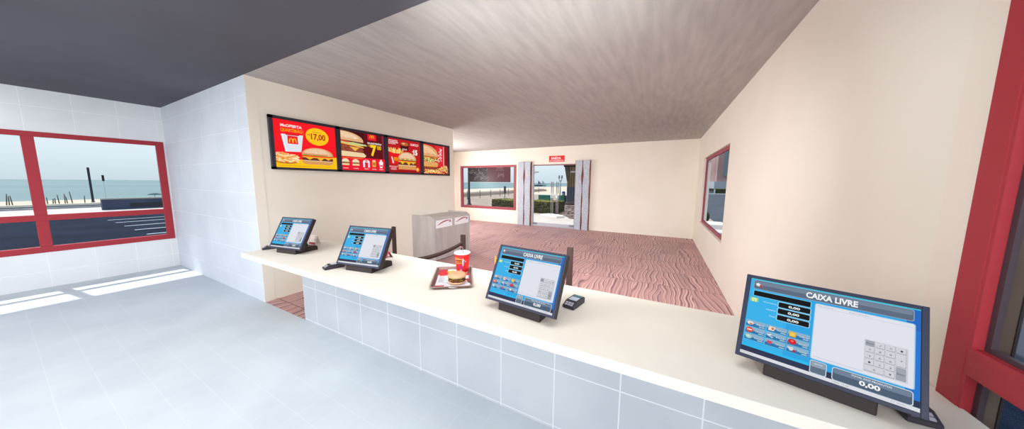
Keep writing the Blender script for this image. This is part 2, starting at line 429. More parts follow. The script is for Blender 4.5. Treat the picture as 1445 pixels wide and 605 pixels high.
# ---- granite pillars either side of the entrance
RUST = noisy('rusty_brown_strip', '#6a3a30', '#955848', 20, .8)
def pillar(x0, x1, label):
    r = empty('granite_pillar', label, 'pillar', ((x0 + x1) / 2, YF, 0), group=None)
    w = (x1 - x0) / 2; z1 = 2.515
    bk = MB().box(-w, w, -.075, -.002, 0, z1, RUST).build('rust_strip', r)
    def wavy(sd, z): return .022 + .012 * math.sin(z * 7 + sd) + (.022 * math.exp(-((z - 1.95) / .22) ** 2)) + .018 * math.exp(-((z - .45) / .25) ** 2)
    for s, (a, c) in enumerate(((-w + .012, -.004), (.004, w - .012))):
        n = 40; L_ = []; R_ = []
        for k in range(n + 1):
            z = z1 * k / n
            la = a + (.006 if s == 0 else wavy(0, z) * .7); rb = c - (wavy(1, z) * .7 if s == 0 else wavy(2.5, z + .45) * .55)
            L_.append((la, z)); R_.append((rb, z))
        pts = L_ + R_[::-1]
        M = Matrix(((1, 0, 0, 0), (0, 0, 1, 0), (0, 1, 0, 0), (0, 0, 0, 1)))
        q = MB()
        # strip quads front and back, with sides
        N1 = n + 1; v = [(x, -.105, z) for x, z in L_] + [(x, -.105, z) for x, z in R_] + [(x, -.075, z) for x, z in L_] + [(x, -.075, z) for x, z in R_]
        fs = []
        for k in range(n):
            fs += [(k, N1 + k, N1 + k + 1, k + 1), (2 * N1 + k, 2 * N1 + k + 1, 3 * N1 + k + 1, 3 * N1 + k),
                   (k, k + 1, 2 * N1 + k + 1, 2 * N1 + k), (N1 + k, 3 * N1 + k, 3 * N1 + k + 1, N1 + k + 1)]
        fs += [(0, 2 * N1, 3 * N1, N1), (n, N1 + n, 3 * N1 + n, 2 * N1 + n)]
        q.add(v, fs, GRANITE); q.build('granite_slab', r)
pillar(-5.13, -4.555, 'grey granite pillar with rusty wavy strips between the far window and the glass doors')
pillar(-2.80, -2.262, 'grey granite pillar with rusty wavy strips at the right side of the glass doors')

# ------------------------------------------------------------------ counter
HC = .959
r = empty('service_counter', 'long cream topped service counter with white tiled base carrying the checkout monitors', 'counter', (-1.42, 1.7, 0))
MB().box(-3.783 + 1.42, XR + 1.42 - .002, 1.172 - 1.7, 1.932 - 1.7, .911, HC, CREAM_TOP).build('countertop', r, bevel=.003)
b = MB().box(-3.777 + 1.42, XR + 1.42 - .002, .0, .15, 0, .911, T_CNT); b.build('tiled_base', r)

# ------------------------------------------------------------------ menu board
YZX = Matrix(((0, 0, 1, 0), (1, 0, 0, 0), (0, 1, 0, 0), (0, 0, 0, 1)))   # local x->Y, y->Z, z->X
def at_yz(x, y, z): M = YZX.copy(); M.translation = (x, y, z); return M
mb_ = empty('menu_board', 'black framed menu board with four lit food posters on the cream wall', 'menu board', (XM, 3.75, 1.86))
ox, oz = 3.75, 1.86
b = MB()
PANELS = [(1.95, 2.792), (2.871, 3.71), (3.795, 4.628), (4.722, 5.547)]
ZP0, ZP1 = 1.892, 2.560
ys = [1.905] + [q for p in PANELS for q in p] + [5.60]
FR = mat('#30303c', .4)
for k in range(0, len(ys), 2): b.box(.002, .05, ys[k] - ox, ys[k + 1] - ox, ZP0 - oz - .03, ZP1 - oz + .04, FR)
b.box(.002, .05, ys[0] - ox, ys[-1] - ox, ZP0 - .033 - oz, ZP0 - oz, FR); b.box(.002, .05, ys[0] - ox, ys[-1] - ox, ZP1 - oz, ZP1 + .04 - oz, FR)
b.build('board_frame', mb_)
def panel(i, draw, label):
    a = Art(.0007, 1.0, .0)
    a.T = lambda x, y: (x - PANELS[i][0], y - ZP0)
    w = PANELS[i][1] - PANELS[i][0]; h = ZP1 - ZP0
    # slab behind the print
    a.box(0, w, 0, h, -.02, -.0005, mat('#202026', .5))
    draw(a, PANELS[i][0], PANELS[i][1])
    o = a.build('menu_poster', mb_, M=at_yz(.032, PANELS[i][0] - ox, ZP0 - oz)); o['label'] = label
    return o
def clampx(v, x0, x1): return min(max(v, x0), x1)
def p1(a, x0, x1):
    a.rect(x0, x1, ZP0, ZP1, '#fb1623', 1)
    a.poly([(x0, ZP0), (x1, ZP0), (x1, 2.084), (2.29, 2.020), (x0, 1.978)], '#fcc414', 2)
    a.text('McOFERTA', 2.038, 2.309, 2.465, 2.505, '#ffe9e4', 3, .035)
    a.text('QUARTER\u00c3O', 2.036, 2.312, 2.392, 2.457, '#f5a81c', 3, .02)
    a.rect(2.322, 2.326, 2.38, 2.46, '#f0902a', 3)
    a.poly([(2.038, 2.362), (2.318, 2.372), (2.279, 2.128), (2.078, 2.118)], '#dfe4ee', 3)
    a.poly([(2.038, 2.362), (2.06, 2.362), (2.098, 2.119), (2.078, 2.118)], '#f4f6fb', 4)
    a.poly([(2.085, 2.364), (2.275, 2.371), (2.25, 2.356), (2.11, 2.352)], '#b92230', 4)
    a.rect(2.114, 2.244, 2.234, 2.348, '#f2202a', 5)
    a.arches(2.179, 2.252, .088, .062, '#ffc61a', 6)
    a.ell(2.518, 2.381, .166, .130, '#fdc61c', 3, 36, rot=-.05)
    a.text('17,00', 2.425, 2.635, 2.318, 2.425, '#b5331c', 4, .035)
    a.text('POR APENAS', 2.455, 2.58, 2.44, 2.455, '#b5331c', 4, 0)
    a.text('R$', 2.380, 2.412, 2.385, 2.412, '#b5331c', 4, .02)
    R = random.Random(5)
    a.ell(2.085, 1.975, .135, .03, '#c8701e', 3, 20)
    for k in range(95):
        cx, cy = 1.96 + R.random() * .25, 1.975 + R.random() * .125
        if cy > 2.10 - (cx - 1.96) * .1: continue
        an = R.uniform(-.5, .5); l = R.uniform(.03, .055); t = .006
        ca, sa = math.cos(an), math.sin(an)
        a.poly([(cx + ca * u - sa * v, cy + sa * u + ca * v) for u, v in ((-l, -t), (l, -t), (l, t), (-l, t))] if cx - l > x0 + .004 else
               [(max(x0 + .002, cx - .02), cy - t), (cx + l, cy - t), (cx + l, cy + t), (max(x0 + .002, cx - .02), cy + t)],
               R.choice(['#f6c06a', '#fbdc9a', '#e89a44', '#fdf0c8', '#f2ae54']), 4 + k % 5)
    a.burger(2.506, 2.078, .468, .250, 9)
    a.rect(1.99, 2.70, 1.918, 1.923, '#c98f14', 3)
def p2(a, x0, x1):
    a.rect(x0, x1, ZP0, ZP1, '#4a0c12', 1)
    a.rect(3.30, x1, 2.13, ZP1, '#5e0f18', 2)
    a.poly([(3.68, 2.13), (x1, 2.13), (x1, ZP1), (3.66, ZP1)], '#7a2740', 3)
    # big cropped burger
    a.poly([(x0, 2.128), (3.30, 2.128), (3.33, 2.16), (3.28, 2.205), (x0, 2.215)], '#f0d2a4', 4)
    a.poly([(x0, 2.215), (3.25, 2.205), (3.29, 2.235), (3.24, 2.30), (3.0, 2.315), (x0, 2.33)], '#8e4230', 5)
    R = random.Random(8)
    for k in range(60): a.ell(x0 + .02 + R.random() * .33, 2.225 + R.random() * .08, .008, .006, R.choice(['#b0604a', '#5d2318', '#c4785a']), 6, 7)
    a.poly([(x0, 2.335), (3.30, 2.29), (3.27, 2.315), (3.02, 2.345), (x0, 2.365)], '#f2b24a', 7)
    a.poly([(3.02, 2.30), (3.20, 2.29), (3.12, 2.225)], '#f2b24a', 7)
    a.poly([(x0, 2.36), (3.02, 2.335), (3.22, 2.325), (3.36, 2.335), (3.33, 2.355), (3.1, 2.375), (x0, 2.385)], '#c9ce8a', 8)
    a.poly([(x0, 2.375), (2.98, 2.365), (3.08, 2.372), (2.98, 2.392), (x0, 2.40)], '#d2402c', 9)
    a.poly([(x0, 2.40)] + [(x0 + .41 * math.sin(t * PI / 2 / 14) ** .9, 2.40 + .15 * math.cos(t * PI / 2 / 14)) for t in range(0, 15)] + [(3.28, 2.385)], '#e2b083', 10)
    a.poly([(x0, 2.44)] + [(x0 + .32 * math.sin(t * PI / 2 / 12), 2.44 + .098 * math.cos(t * PI / 2 / 12)) for t in range(0, 13)], '#edc9a2', 11)
    for k in range(40):
        x = x0 + .01 + R.random() * .3; y = 2.43 + R.random() * .1 * (1 - (x - x0) / .4)
        a.ell(x, y, .006, .004, '#fdeed6', 12, 6)
    a.rect(3.371, 3.545, 2.45, 2.557, '#e81a2c', 4)
    a.arches(3.458, 2.488, .085, .055, '#ffb71c', 5)
    a.text('QUARTER\u00c3O', 3.362, 3.655, 2.375, 2.42, '#f5ece4', 5, .03)
    a.text('7', 3.42, 3.543, 2.163, 2.372, '#ffd21c', 6, .05)
    a.text('R$', 3.385, 3.415, 2.335, 2.362, '#ffd21c', 6, .03)
    a.text('00', 3.557, 3.642, 2.292, 2.368, '#ffd21c', 6, .02)
    a.rect(x0, x1, ZP0, 2.122, '#ea1830', 13)
    a.text('ESCOLHA 1 ACOMPANHAMENTO', x0 + .02, 3.26, 2.096, 2.110, '#f8a020', 14, .01)
    for cx in (2.935, 3.118):
        a.ell(cx, 2.03, .066, .058, '#f1dcb9', 14, 20, 0, PI); a.rect(cx - .064, cx + .064, 2.008, 2.028, '#8c5a34', 14); a.rect(cx - .066, cx + .066, 1.975, 2.006, '#ecd0a0', 14, .012)
        a.rect(cx - .03, cx + .05, 2.026, 2.034, '#7fae4c', 15)
    a.ell(3.32, 2.045, .068, .045, '#e4e8f4', 14, 20, 0, PI); a.rect(3.255, 3.29, 1.955, 2.05, '#dfe3f0', 14); a.rect(3.35, 3.385, 1.955, 2.05, '#dfe3f0', 14)
    a.ell(3.32, 2.07, .028, .016, '#d88a6c', 15, 14)
    a.rect(3.437, 3.512, 1.965, 2.085, '#e9a23c', 14, .015); a.rect(3.442, 3.507, 2.07, 2.092, '#f4dca8', 15, .008); a.rect(3.452, 3.498, 2.01, 2.04, '#a35a2a', 15)
    a.poly([(3.585, 2.035), (3.665, 2.035), (3.65, 1.955), (3.60, 1.955)], '#f4e6e8', 14); a.ell(3.625, 2.05, .046, .035, '#fff4f4', 15, 16); a.ell(3.625, 2.085, .018, .03, '#fff4f4', 15, 12); a.rect(3.60, 3.65, 1.985, 2.01, '#d83048', 16)
    for cx in (2.935, 3.118, 3.32, 3.475, 3.625): a.rect(cx - .045, cx + .045, 1.922, 1.931, '#ffd8d8', 14)
def p3(a, x0, x1):
    a.rect(x0, x1, ZP0, ZP1, '#c01620', 1)
    a.rect(x0, x1, ZP0, ZP0 + .05, '#a01018', 2)
    a.text('UM SANDU\u00cdCHE', 3.82, 4.03, 2.508, 2.535, '#fff0ee', 3, .03)
    a.text('E ACOMPANHA', 3.82, 4.045, 2.472, 2.498, '#fff0ee', 3, .03)
    a.text('DO SEU JEITO', 3.82, 3.985, 2.44, 2.462, '#fff0ee', 3, .03)
    a.text('ALMO\u00c7O', 4.355, 4.585, 2.455, 2.512, '#ffd9d6', 3, .03)
    a.text('15', 4.44, 4.55, 2.268, 2.385, '#fff4f2', 3, .05)
    a.text('R$', 4.40, 4.43, 2.33, 2.35, '#fff4f2', 3, .03)
    # drink seen from above
    a.poly([(4.085, 2.47), (4.325, 2.47), (4.30, 2.34), (4.11, 2.34)], '#5a1216', 4)
    a.ell(4.205, 2.475, .12, .048, '#8a2a20', 5, 24); a.ell(4.205, 2.478, .10, .036, '#b8642e', 6, 24); a.ell(4.18, 2.485, .04, .016, '#e7b680', 7, 14)
    a.rect(4.12, 4.29, 2.40, 2.43, '#2a0a0c', 5, .012); a.text('COLA', 4.14, 4.27, 2.352, 2.385, '#f2e2de', 6, .03)
    # fries
    R = random.Random(2)
    for k in range(26):
        x = 3.83 + k * .0117; h = R.uniform(.05, .11); t = (x - 3.98) * .35
        a.poly([(x - .004, 2.27), (x + .012, 2.27), (x + .012 + t, 2.275 + h), (x - .004 + t, 2.275 + h)], R.choice(['#f9d27a', '#f2b74a', '#fde6a8', '#e9a238']), 4 + k % 3)
    a.poly([(3.815, 2.30), (3.97, 2.255), (4.14, 2.29), (4.10, 2.06), (3.87, 2.06)], '#e8141e', 8)
    a.poly([(3.865, 2.20), (3.895, 2.19), (3.925, 2.07), (3.895, 2.07)], '#fbe6e0', 9)
    a.arches(3.972, 2.12, .085, .07, '#ffc21a', 9)
    a.burger(4.262, 2.135, .49, .345, 10, sesame=True)
    a.rect(4.03, 4.50, 1.955, 1.985, '#d99a5c', 9, .01)
    a.text('CONSULTE OPCOES', 3.812, 4.01, 1.995, 2.015, '#ffe2e0', 3, .02); a.text('VALIDAS', 3.85, 3.98, 1.965, 1.982, '#ffe2e0', 3, .02); a.text('NO BALCAO', 3.85, 3.99, 1.94, 1.957, '#ffe2e0', 3, .02)
    a.ell(4.545, 1.965, .045, .045, '#f5a018', 4, 20); a.text('M', 4.527, 4.563, 1.95, 1.98, '#fbe6a0', 5, .02)
def p4(a, x0, x1):
    a.rect(x0, x1, ZP0, ZP1, '#c4121e', 1)
    a.rect(5.44, x1, ZP0, ZP1, '#8e0c14', 2)
    a.poly([(5.10, 2.545), (5.41, ZP1 - .004), (5.39, 2.07), (5.20, 2.06)], '#e02a34', 3); a.rect(5.385, 5.405, 2.07, 2.55, '#f6c9cc', 4)
    # white script up the cup
    pts = [(5.20 + .05 * math.sin(t * 1.9) + .008 * t, 2.17 + .027 * t) for t in range(0, 13)]
    a.stroke(pts, .018, '#fff0f0', 4); pts = [(5.30 + .035 * math.sin(t * 2.3 + 1), 2.20 + .025 * t) for t in range(0, 12)]; a.stroke(pts, .015, '#ffe6e6', 4)
    R = random.Random(4)
    cx = 4.955
    a.poly([(x0, 1.99), (5.17, 1.99), (5.20, 2.03), (5.17, 2.06), (x0, 2.06)], '#8e3f2c', 4)
    for k in range(30): a.ell(x0 + .02 + R.random() * .42, 2.0 + R.random() * .05, .01, .008, R.choice(['#a85a3c', '#5d2318', '#c0503c']), 5, 7)
    a.rect(x0, 5.17, 2.055, 2.075, '#f0a838', 6)
    a.poly([(x0, 2.075), (5.18, 2.075), (5.20, 2.13), (5.15, 2.165), (x0, 2.17)], '#e3a465', 6)
    for k in range(90):
        a.ell(x0 + .02 + R.random() * .44, 2.175 + R.random() * .075, .018, .010, R.choice(['#b9cf62', '#7da63a', '#e2e3a4', '#d9f08a', '#f0e6c0']), 7 + k % 3, 8)
    a.poly([(x0, 2.245), (5.17, 2.235), (5.20, 2.27), (x0, 2.30)], '#7c3a2a', 10)
    a.poly([(x0, 2.275), (5.18, 2.27), (5.10, 2.245), (5.0, 2.268), (4.85, 2.24), (x0, 2.26)], '#f2a93a', 11)
    a.poly([(x0, 2.29), (5.19, 2.285)] + [(x0 + (5.19 - x0) * math.cos(t * PI / 2 / 14) ** .8, 2.29 + .25 * math.sin(t * PI / 2 / 14) ** .9) for t in range(0, 15)], '#e0a36a', 12)
    a.poly([(x0, 2.36), (5.08, 2.36)] + [(x0 + .35 * math.cos(t * PI / 2 / 12), 2.36 + .15 * math.sin(t * PI / 2 / 12)) for t in range(0, 13)], '#edbf90', 13)
    for k in range(60):
        x = x0 + .01 + R.random() * .4; y = 2.32 + R.random() * .2 * (1 - ((x - x0) / .45) ** 2)
        a.ell(x, y, .008, .005, '#fdf0d6', 14, 6)
    for k in range(170):
        x = x0 + .01 + R.random() * .80
        top = 1.93 + (.02 if x < 5.15 else .13 * math.sin(min(1, (x - 5.15) / .25) * PI / 2))
        y = 1.90 + R.random() * (top - 1.90 + .03)
        l = R.uniform(.02, .035); an = R.uniform(-1.2, 1.2); ca, sa = math.cos(an) * l, math.sin(an) * l
        q = [(x - ca, y - sa - .006), (x + ca, y + sa - .006), (x + ca, y + sa + .006), (x - ca, y - sa + .006)]
        q = [(clampx(u, x0 + .002, x1 - .002), clampx(v, ZP0 + .002, ZP1)) for u, v in q]
        if abs(q[0][0] - q[1][0]) < .006: continue
        a.poly(q, R.choice(['#f8dc86', '#f4c75c', '#fff0b8', '#e6ad44']), 15 + k % 6)
panel(0, p1, 'poster of fries box and burger with round yellow price 17,00')
panel(1, p2, 'dark red poster with cropped burger and yellow price 7,00')
panel(2, p3, 'red poster with fries, drink and burger priced 15')
panel(3, p4, 'poster with tall lettuce burger beside a red cup')

# ------------------------------------------------------------------ exit sign
XZ = Matrix(((1, 0, 0, 0), (0, 0, -1, 0), (0, 1, 0, 0), (0, 0, 0, 1)))   # local x->X, y->Z, z->-Y
es = Art(.0008, 0, .0)
es.box(0, .60, 0, .225, -.012, 0, mat('#e0242c', .5))
es.rect(.005, .595, .005, .22, '#e0242c', 1)
es.text('SA\u00cdDA', .085, .475, .095, .205, '#ffdede', 2, .04)
es.text('DE EMERG\u00caNCIA', .03, .57, .022, .082, '#ffd0d0', 2, .03)
M = XZ.copy(); M.translation = (-3.845, YF - .014, 2.485)
prop(es.build('exit_sign', M=M), 'red emergency exit sign with white lettering above the glass doors', 'sign')

# ------------------------------------------------------------------ checkout monitors
MW, MH, MT, MZ = .453, .339, .48, .053
def make_monitor():
    r = empty('checkout_monitor', '', 'monitor')
    # tilt frame: local x right, y up the screen, z out of the screen (towards the cashier)
    ct, st = math.cos(MT), math.sin(MT)
    T = Matrix(((1, 0, 0, 0), (0, st, -ct, 0), (0, ct, st, 0), (0, 0, 0, 1)))
    T.translation = (0, 0, MZ)
    cs = MB(); w = MW / 2
    bz = .018
    # casing: bezel ring + back shell
    cs.box(-w, w, 0, MH, -.040, -.008, BLACK); cs.box(-w, w, 0, MH, -.008, -.003, NAVY); cs.box(-w, -w + bz * .8, 0, MH, -.003, 0, NAVY); cs.box(w - bz * .8, w, 0, MH, -.003, 0, NAVY)
    cs.box(-w + bz * .8, w - bz * .8, 0, MH * .038, -.003, 0, NAVY); cs.box(-w + bz * .8, w - bz * .8, MH * (1 - .04), MH, -.003, 0, NAVY)
    cs.box(-w * .75, w * .75, MH * .12, MH * .85, -.062, -.040, BLACK)
    case = cs.build('monitor_casing', r, bevel=.0015, M=T)
    a = Art(.00025, .95, -.0028)
    a.T = lambda u, v: ((u - .5) * MW, (1 - v) * MH)
    def R(u0, u1, v0, v1, h, L, rr=0):
        if rr:
            # rounded in unit space, correct for aspect
            P = []; ry = rr; rx = rr * MH / MW
            for cx, cy, a0 in ((u1 - rx, v0 + ry, -PI / 2), (u1 - rx, v1 - ry, 0), (u0 + rx, v1 - ry, PI / 2), (u0 + rx, v0 + ry, PI)):
                P += [(cx + rx * math.cos(a0 + k * PI / 8), cy + ry * math.sin(a0 + k * PI / 8)) for k in range(5)]
            a.poly(P, h, L)
        else: a.poly([(u0, v0), (u1, v0), (u1, v1), (u0, v1)], h, L)
    def TX(t, u0, u1, v0, v1, h, L, bold=.02): a.text(t, u0, u1, v1, v0, h, L, bold)
    R(.035, .965, .04, .962, '#2ba6e6', 0)
    R(.035, .30, .04, .90, '#38b4ee', 1)
    R(.905, .965, .04, .87, '#1c6cc8', 1); R(.938, .965, .25, .87, '#1f78d6', 2)
    R(.035, .965, .04, .05, '#3ecbe0', 2)
    R(.030, .965, .868, .962, '#2a3350', 2)
    R(.035, .45, .84, .868, '#27bdf2', 2)
    # title bar
    R(.058, .938, .053, .168, '#8fa5bc', 3, .018); R(.062, .934, .06, .162, '#5e6c82', 4, .016)
    R(.066, .930, .066, .11, '#76859a', 5, .01)
    TX('CAIXA LIVRE', .398, .680, .080, .146, '#f6f8fa', 6, .035)
    a.ell(.095, .115, .022, .016, '#d8dee4', 6, 12); R(.10, .115, .105, .14, '#b83a44', 7); a.ell(.088, .104, .014, .012, '#f2f4f6', 7, 10)
    # black fields
    R(.060, .436, .183, .258, '#6fc8f0', 3, .012); R(.067, .430, .19, .250, '#060608', 4, .008)
    for k, v in enumerate((.262, .336, .412)):
        R(.232, .438, v - .001, v + .071, '#8fd2f2', 3 + 0, .014); R(.239, .432, v + .006, v + .064, '#060608', 4, .010)
        TX('0,00', .302, .372, v + .022, v + .054, '#eef2f4', 5, .04)
    TX('Quantidade', .137, .228, .297, .312, '#cdeefa', 3, .01); TX('Unit\u00e1rio', .164, .226, .376, .391, '#cdeefa', 3, .01); TX('Total', .186, .226, .446, .461, '#cdeefa', 3, .01)
    R(.048, .104, .277, .328, '#a9d86a', 3, .01); R(.060, .092, .285, .30, '#eef6e0', 4); R(.062, .074, .306, .322, '#eef6e0', 4); R(.080, .092, .306, .322, '#eef6e0', 4)
    # button grid
    cols = [(.044, .176), (.182, .311), (.317, .445)]
    rows = [(.556, .632), (.636, .712), (.716, .790)]
    for j, (v0, v1) in enumerate(rows):
        for i, (u0, u1) in enumerate(cols):
            R(u0, u1, v0, v1, '#79b6da', 3, .006)
            R(u0 + .002, u1 - .002, v0 + .003, (v0 + v1) / 2, '#8eb2cc', 4); R(u0 + .002, u1 - .002, (v0 + v1) / 2, v1 - .003, '#2376ac', 4)
            TX(['Abrir', 'Desconto', 'Cliente', 'Cancelar', 'Excluir', 'Receber', 'Consultar', 'Limpar', 'Fechar'][j * 3 + i], u0 + .068, u1 - .006, v0 + .03, v0 + .046, '#dceaf2', 5, .01)
            R(u0 + .09, u1 - .006, v0 + .054, v0 + .063, '#b9d6e8', 5)
            cx, cy = u0 + .03, v0 + .036
            k = j * 3 + i
            if k == 0: a.ell(cx, cy, .022, .022, '#e4e4dc', 5, 12); a.ell(cx + .004, cy + .01, .012, .010, '#c87858', 6, 10)
            if k == 1: a.poly([(cx - .02, cy + .024), (cx - .01, cy - .024), (cx + .028, cy - .018), (cx + .018, cy + .024)], '#f0e2d0', 5); a.ell(cx + .01, cy, .009, .014, '#d86a4a', 6, 10)
            if k == 2: R(cx - .022, cx + .018, cy - .026, cy + .028, '#e0b62e', 5); R(cx - .015, cx + .011, cy - .016, cy + .018, '#f4d054', 6)
            if k == 3: a.ell(cx, cy, .025, .030, '#e2482c', 5, 18); R(cx - .016, cx + .016, cy - .008, cy + .006, '#fbe4da', 6)
            if k == 4: a.poly([(cx - .025, cy), (cx, cy - .018), (cx + .01, cy - .008), (cx - .006, cy + .006), (cx + .022, cy + .016), (cx + .012, cy + .024)], '#dfe6ec', 5)
            if k == 5: a.ell(cx, cy, .025, .030, '#d01c2c', 5, 18); a.ell(cx, cy - .006, .010, .012, '#f26a60', 6, 12)
            if k == 6: a.ell(cx, cy, .022, .024, '#a6d2c8', 5, 12); a.ell(cx - .004, cy - .006, .012, .012, '#cde8e0', 6, 10)
            if k == 7: a.ell(cx - .006, cy - .006, .010, .013, '#d84a58', 5, 12); a.ell(cx + .008, cy - .006, .010, .013, '#d84a58', 5, 12); a.poly([(cx - .015, cy), (cx + .017, cy), (cx + .001, cy + .022)], '#d84a58', 6)
            if k == 8: a.poly([(cx - .026, cy - .018), (cx + .01, cy - .022), (cx + .014, cy + .01), (cx - .008, cy + .02)], '#d6dcd8', 5); a.ell(cx + .016, cy + .014, .009, .012, '#b81e34', 6, 12)
    # white list panel
    R(.455, .944, .187, .786, '#a6cfe8', 3, .018); R(.460, .939, .194, .779, '#e4e6f0', 4, .014)
    R(.474, .938, .226, .229, '#c4c8d4', 5)
    TX('COD | DESCRI\u00c7\u00c3O', .470, .555, .205, .219, '#8a8e9a', 6, 0); TX('DESCRI\u00c7\u00c3O', .64, .74, .205, .219, '#8a8e9a', 6, 0)
    R(.468, .72, .752, .760, '#ced2dc', 5)
    # keypad
    R(.722, .916, .440, .752, '#cfd1d9', 5)
    kw, kh = .0465, .0600
    lab = [['Num', '/', '*', '-'], ['7', '8', '9', '+'], ['4', '5', '6', None], ['1', '2', '3', 'Enter'], ['0', None, ',', None]]
    for j in range(5):
        for i in range(4):
            t = lab[j][i]
            if t is None: continue
            wd = 2 if t == '0' else 1; ht = 2 if t in ('+', 'Enter') else 1
            u0 = .725 + i * kw; v0 = .445 + j * kh
            c1 = '#a2a6b0' if t in ('Num', 'Enter') else '#d3d6dd'
            R(u0 + .001, u0 + kw * wd - .003, v0 + .002, v0 + kh * ht - .005, '#8c909c', 6, .006)
            R(u0 + .001, u0 + kw * wd - .0045, v0 + .002, v0 + kh * ht - .009, c1, 7, .006)
            q = .010 if len(t) == 1 else .034
            cu, cv = u0 + kw * wd / 2, v0 + kh * ht / 2
            TX(t, cu - q / 2, cu + q / 2, cv - .009, cv + .008, '#4a4e58', 8, 0)
    # lower boxes
    R(.457, .548, .797, .930, '#c9d6e2', 4, .018); R(.462, .543, .805, .922, '#5f7286', 5, .014); R(.464, .541, .808, .860, '#93a4b4', 6, .012)
    TX('OPCOES', .480, .525, .822, .834, '#dfe6ee', 7, .01)
    R(.574, .940, .800, .930, '#c9d6e2', 4, .022); R(.579, .935, .808, .922, '#4d5f74', 5, .018); R(.582, .932, .811, .858, '#70839a', 6, .014)
    TX('TOTAL DOS PRODUTOS', .668, .852, .818, .834, '#e6ecf2', 7, .02)
    TX('0,00', .707, .803, .850, .902, '#f4f7fa', 7, .04)
    R(.030, .966, .926, .960, '#dfe1e8', 3)
    TX('caixa 01  operador', .036, .12, .936, .950, '#8d93a4', 4, 0); TX('13/05  12:30', .58, .66, .936, .950, '#8d93a4', 4, 0); TX('F1 ajuda', .85, .91, .936, .950, '#8d93a4', 4, 0)
    sc = a.build('touch_screen', case)
    # stand: wedge base below the screen and neck
    b = MB(); hw = .138
    prof = [(.012, 0), (.250, 0), (.250, .038), (.235, .050), (.055, .058), (.020, .052)]
    v = [(-hw, y, z) for y, z in prof] + [(hw, y, z) for y, z in prof]; n = len(prof)
    b.add(v, [list(range(n))[::-1], list(range(n, 2 * n))] + [(i, (i + 1) % n, n + (i + 1) % n, n + i) for i in range(n)], BLACK)
    b.build('stand_base', r, bevel=.004)
    b = MB(); v = []
    for x in (-.05, .05): v += [(x, .075, .050), (x, .215, .050), (x, .185, .12), (x, .155, .17), (x, .125, .13)]
    n = 5; b.add(v, [list(range(n))[::-1], list(range(n, 2 * n))] + [(i, (i + 1) % n, n + (i + 1) % n, n + i) for i in range(n)], BLACK)
    b.build('stand_neck', r, bevel=.003)
    return r
mon = make_monitor()
for i, (x, y, a, lb) in enumerate([
    (-3.357, 1.370, .173, 'checkout touch monitor at the far left end of the counter nearest the menu board wall'),
    (-2.165, 1.368, .168, 'checkout touch monitor second from the left, between the leftmost monitor and the food tray'),
    (-.669, 1.320, -.110, 'checkout touch monitor between the food tray and the largest nearest monitor'),
    (.521, 1.311, -.307, 'largest nearest checkout touch monitor beside the red framed window')]):
    o = mon if i == 0 else copy_tree(mon)
    o.location = (x, y, HC); o.rotation_euler = (0, 0, a)
    prop(o, lb, 'monitor', 'checkout monitors along the counter')

# ------------------------------------------------------------------ card readers
def make_reader():
    r = empty('card_reader', '', 'card reader')
    b = MB(); hw = .037
    prof = [(-.075, 0), (.075, 0), (.078, .030), (.070, .037), (-.035, .037), (-.078, .016)]
    n = len(prof); v = [(-hw, y, z) for y, z in prof] + [(hw, y, z) for y, z in prof]
    b.add(v, [list(range(n))[::-1], list(range(n, 2 * n))] + [(i, (i + 1) % n, n + (i + 1) % n, n + i) for i in range(n)], mat('#33303a', .4))
    b.build('reader_body', r, bevel=.004)
    d_ = MB().box(-.026, .026, -.022, .030, .0372, .0385, mat('#b9cbd8', .3)); d_.build('reader_display', r)
    d_ = MB().box(-.028, .028, .038, .066, .0372, .0388, mat('#51808e', .4)); d_.build('colour_label', r)
    k = MB()
    sl = math.atan2(.021, .043)
    Mk = Matrix.Translation((0, -.0565, .0265)) @ Matrix.Rotation(sl, 4, 'X')
    for i in range(3):
        for j in range(2): k.box(-.026 + i * .018, -.012 + i * .018, -.014 + j * .015, -.003 + j * .015, .0, .003, mat('#a9a8b8', .5), Mk)
    k.build('keypad', r)
    return r
rd = make_reader()
for i, (x, y, a, lb) in enumerate([
    (-3.735, 1.41, -.32, 'small black card reader at the left foot of the leftmost monitor'),
    (-2.45, 1.345, -.25, 'small black card reader at the left foot of the second monitor from the left'),
    (-.432, 1.628, -.20, 'small black card reader lying alone on the counter right of the third monitor'),
    (.765, 1.375, .0, 'black card reader partly hidden behind the right edge of the largest monitor')]):
    o = rd if i == 0 else copy_tree(rd)
    o.location = (x, y, HC); o.rotation_euler = (0, 0, a)
    prop(o, lb, 'card reader', 'card readers on the counter')

# ------------------------------------------------------------------ tray with a meal
TX0, TY0, TA = -1.390, 1.645, .645
tr = empty('serving_tray', 'brown plastic serving tray with a burger meal on the counter', 'tray', (TX0, TY0, HC), TA)
TM = noisy('brown_tray_plastic', '#6a5250', '#78605c', 12, .45)
TRL = mat('#a8948c', .5)
b = MB(); hw, hd = .165, .215
def rr(w, d, rad, n=5):
    P = []
    for cx, cy, a0 in ((w - rad, -d + rad, -PI / 2), (w - rad, d - rad, 0), (-w + rad, d - rad, PI / 2), (-w + rad, -d + rad, PI)):
        P += [(cx + rad * math.cos(a0 + k * PI / 2 / (n - 1)), cy + rad * math.sin(a0 + k * PI / 2 / (n - 1))) for k in range(n)]
    return P
def loft(mb, rings, m, smooth=False, cap0=True, cap1=True, mats=None):
    n = len(rings[0][0]); v = []
    for P, z in rings: v += [(x, y, z) for x, y in P]
    f = [(j * n + i, j * n + (i + 1) % n, (j + 1) * n + (i + 1) % n, (j + 1) * n + i) for j in range(len(rings) - 1) for i in range(n)]
    if cap0: f.append(list(range(n))[::-1])
    if cap1: f.append([(len(rings) - 1) * n + i for i in range(n)])
    mb.add(v, f, m, smooth)
hw, hd = .150, .240
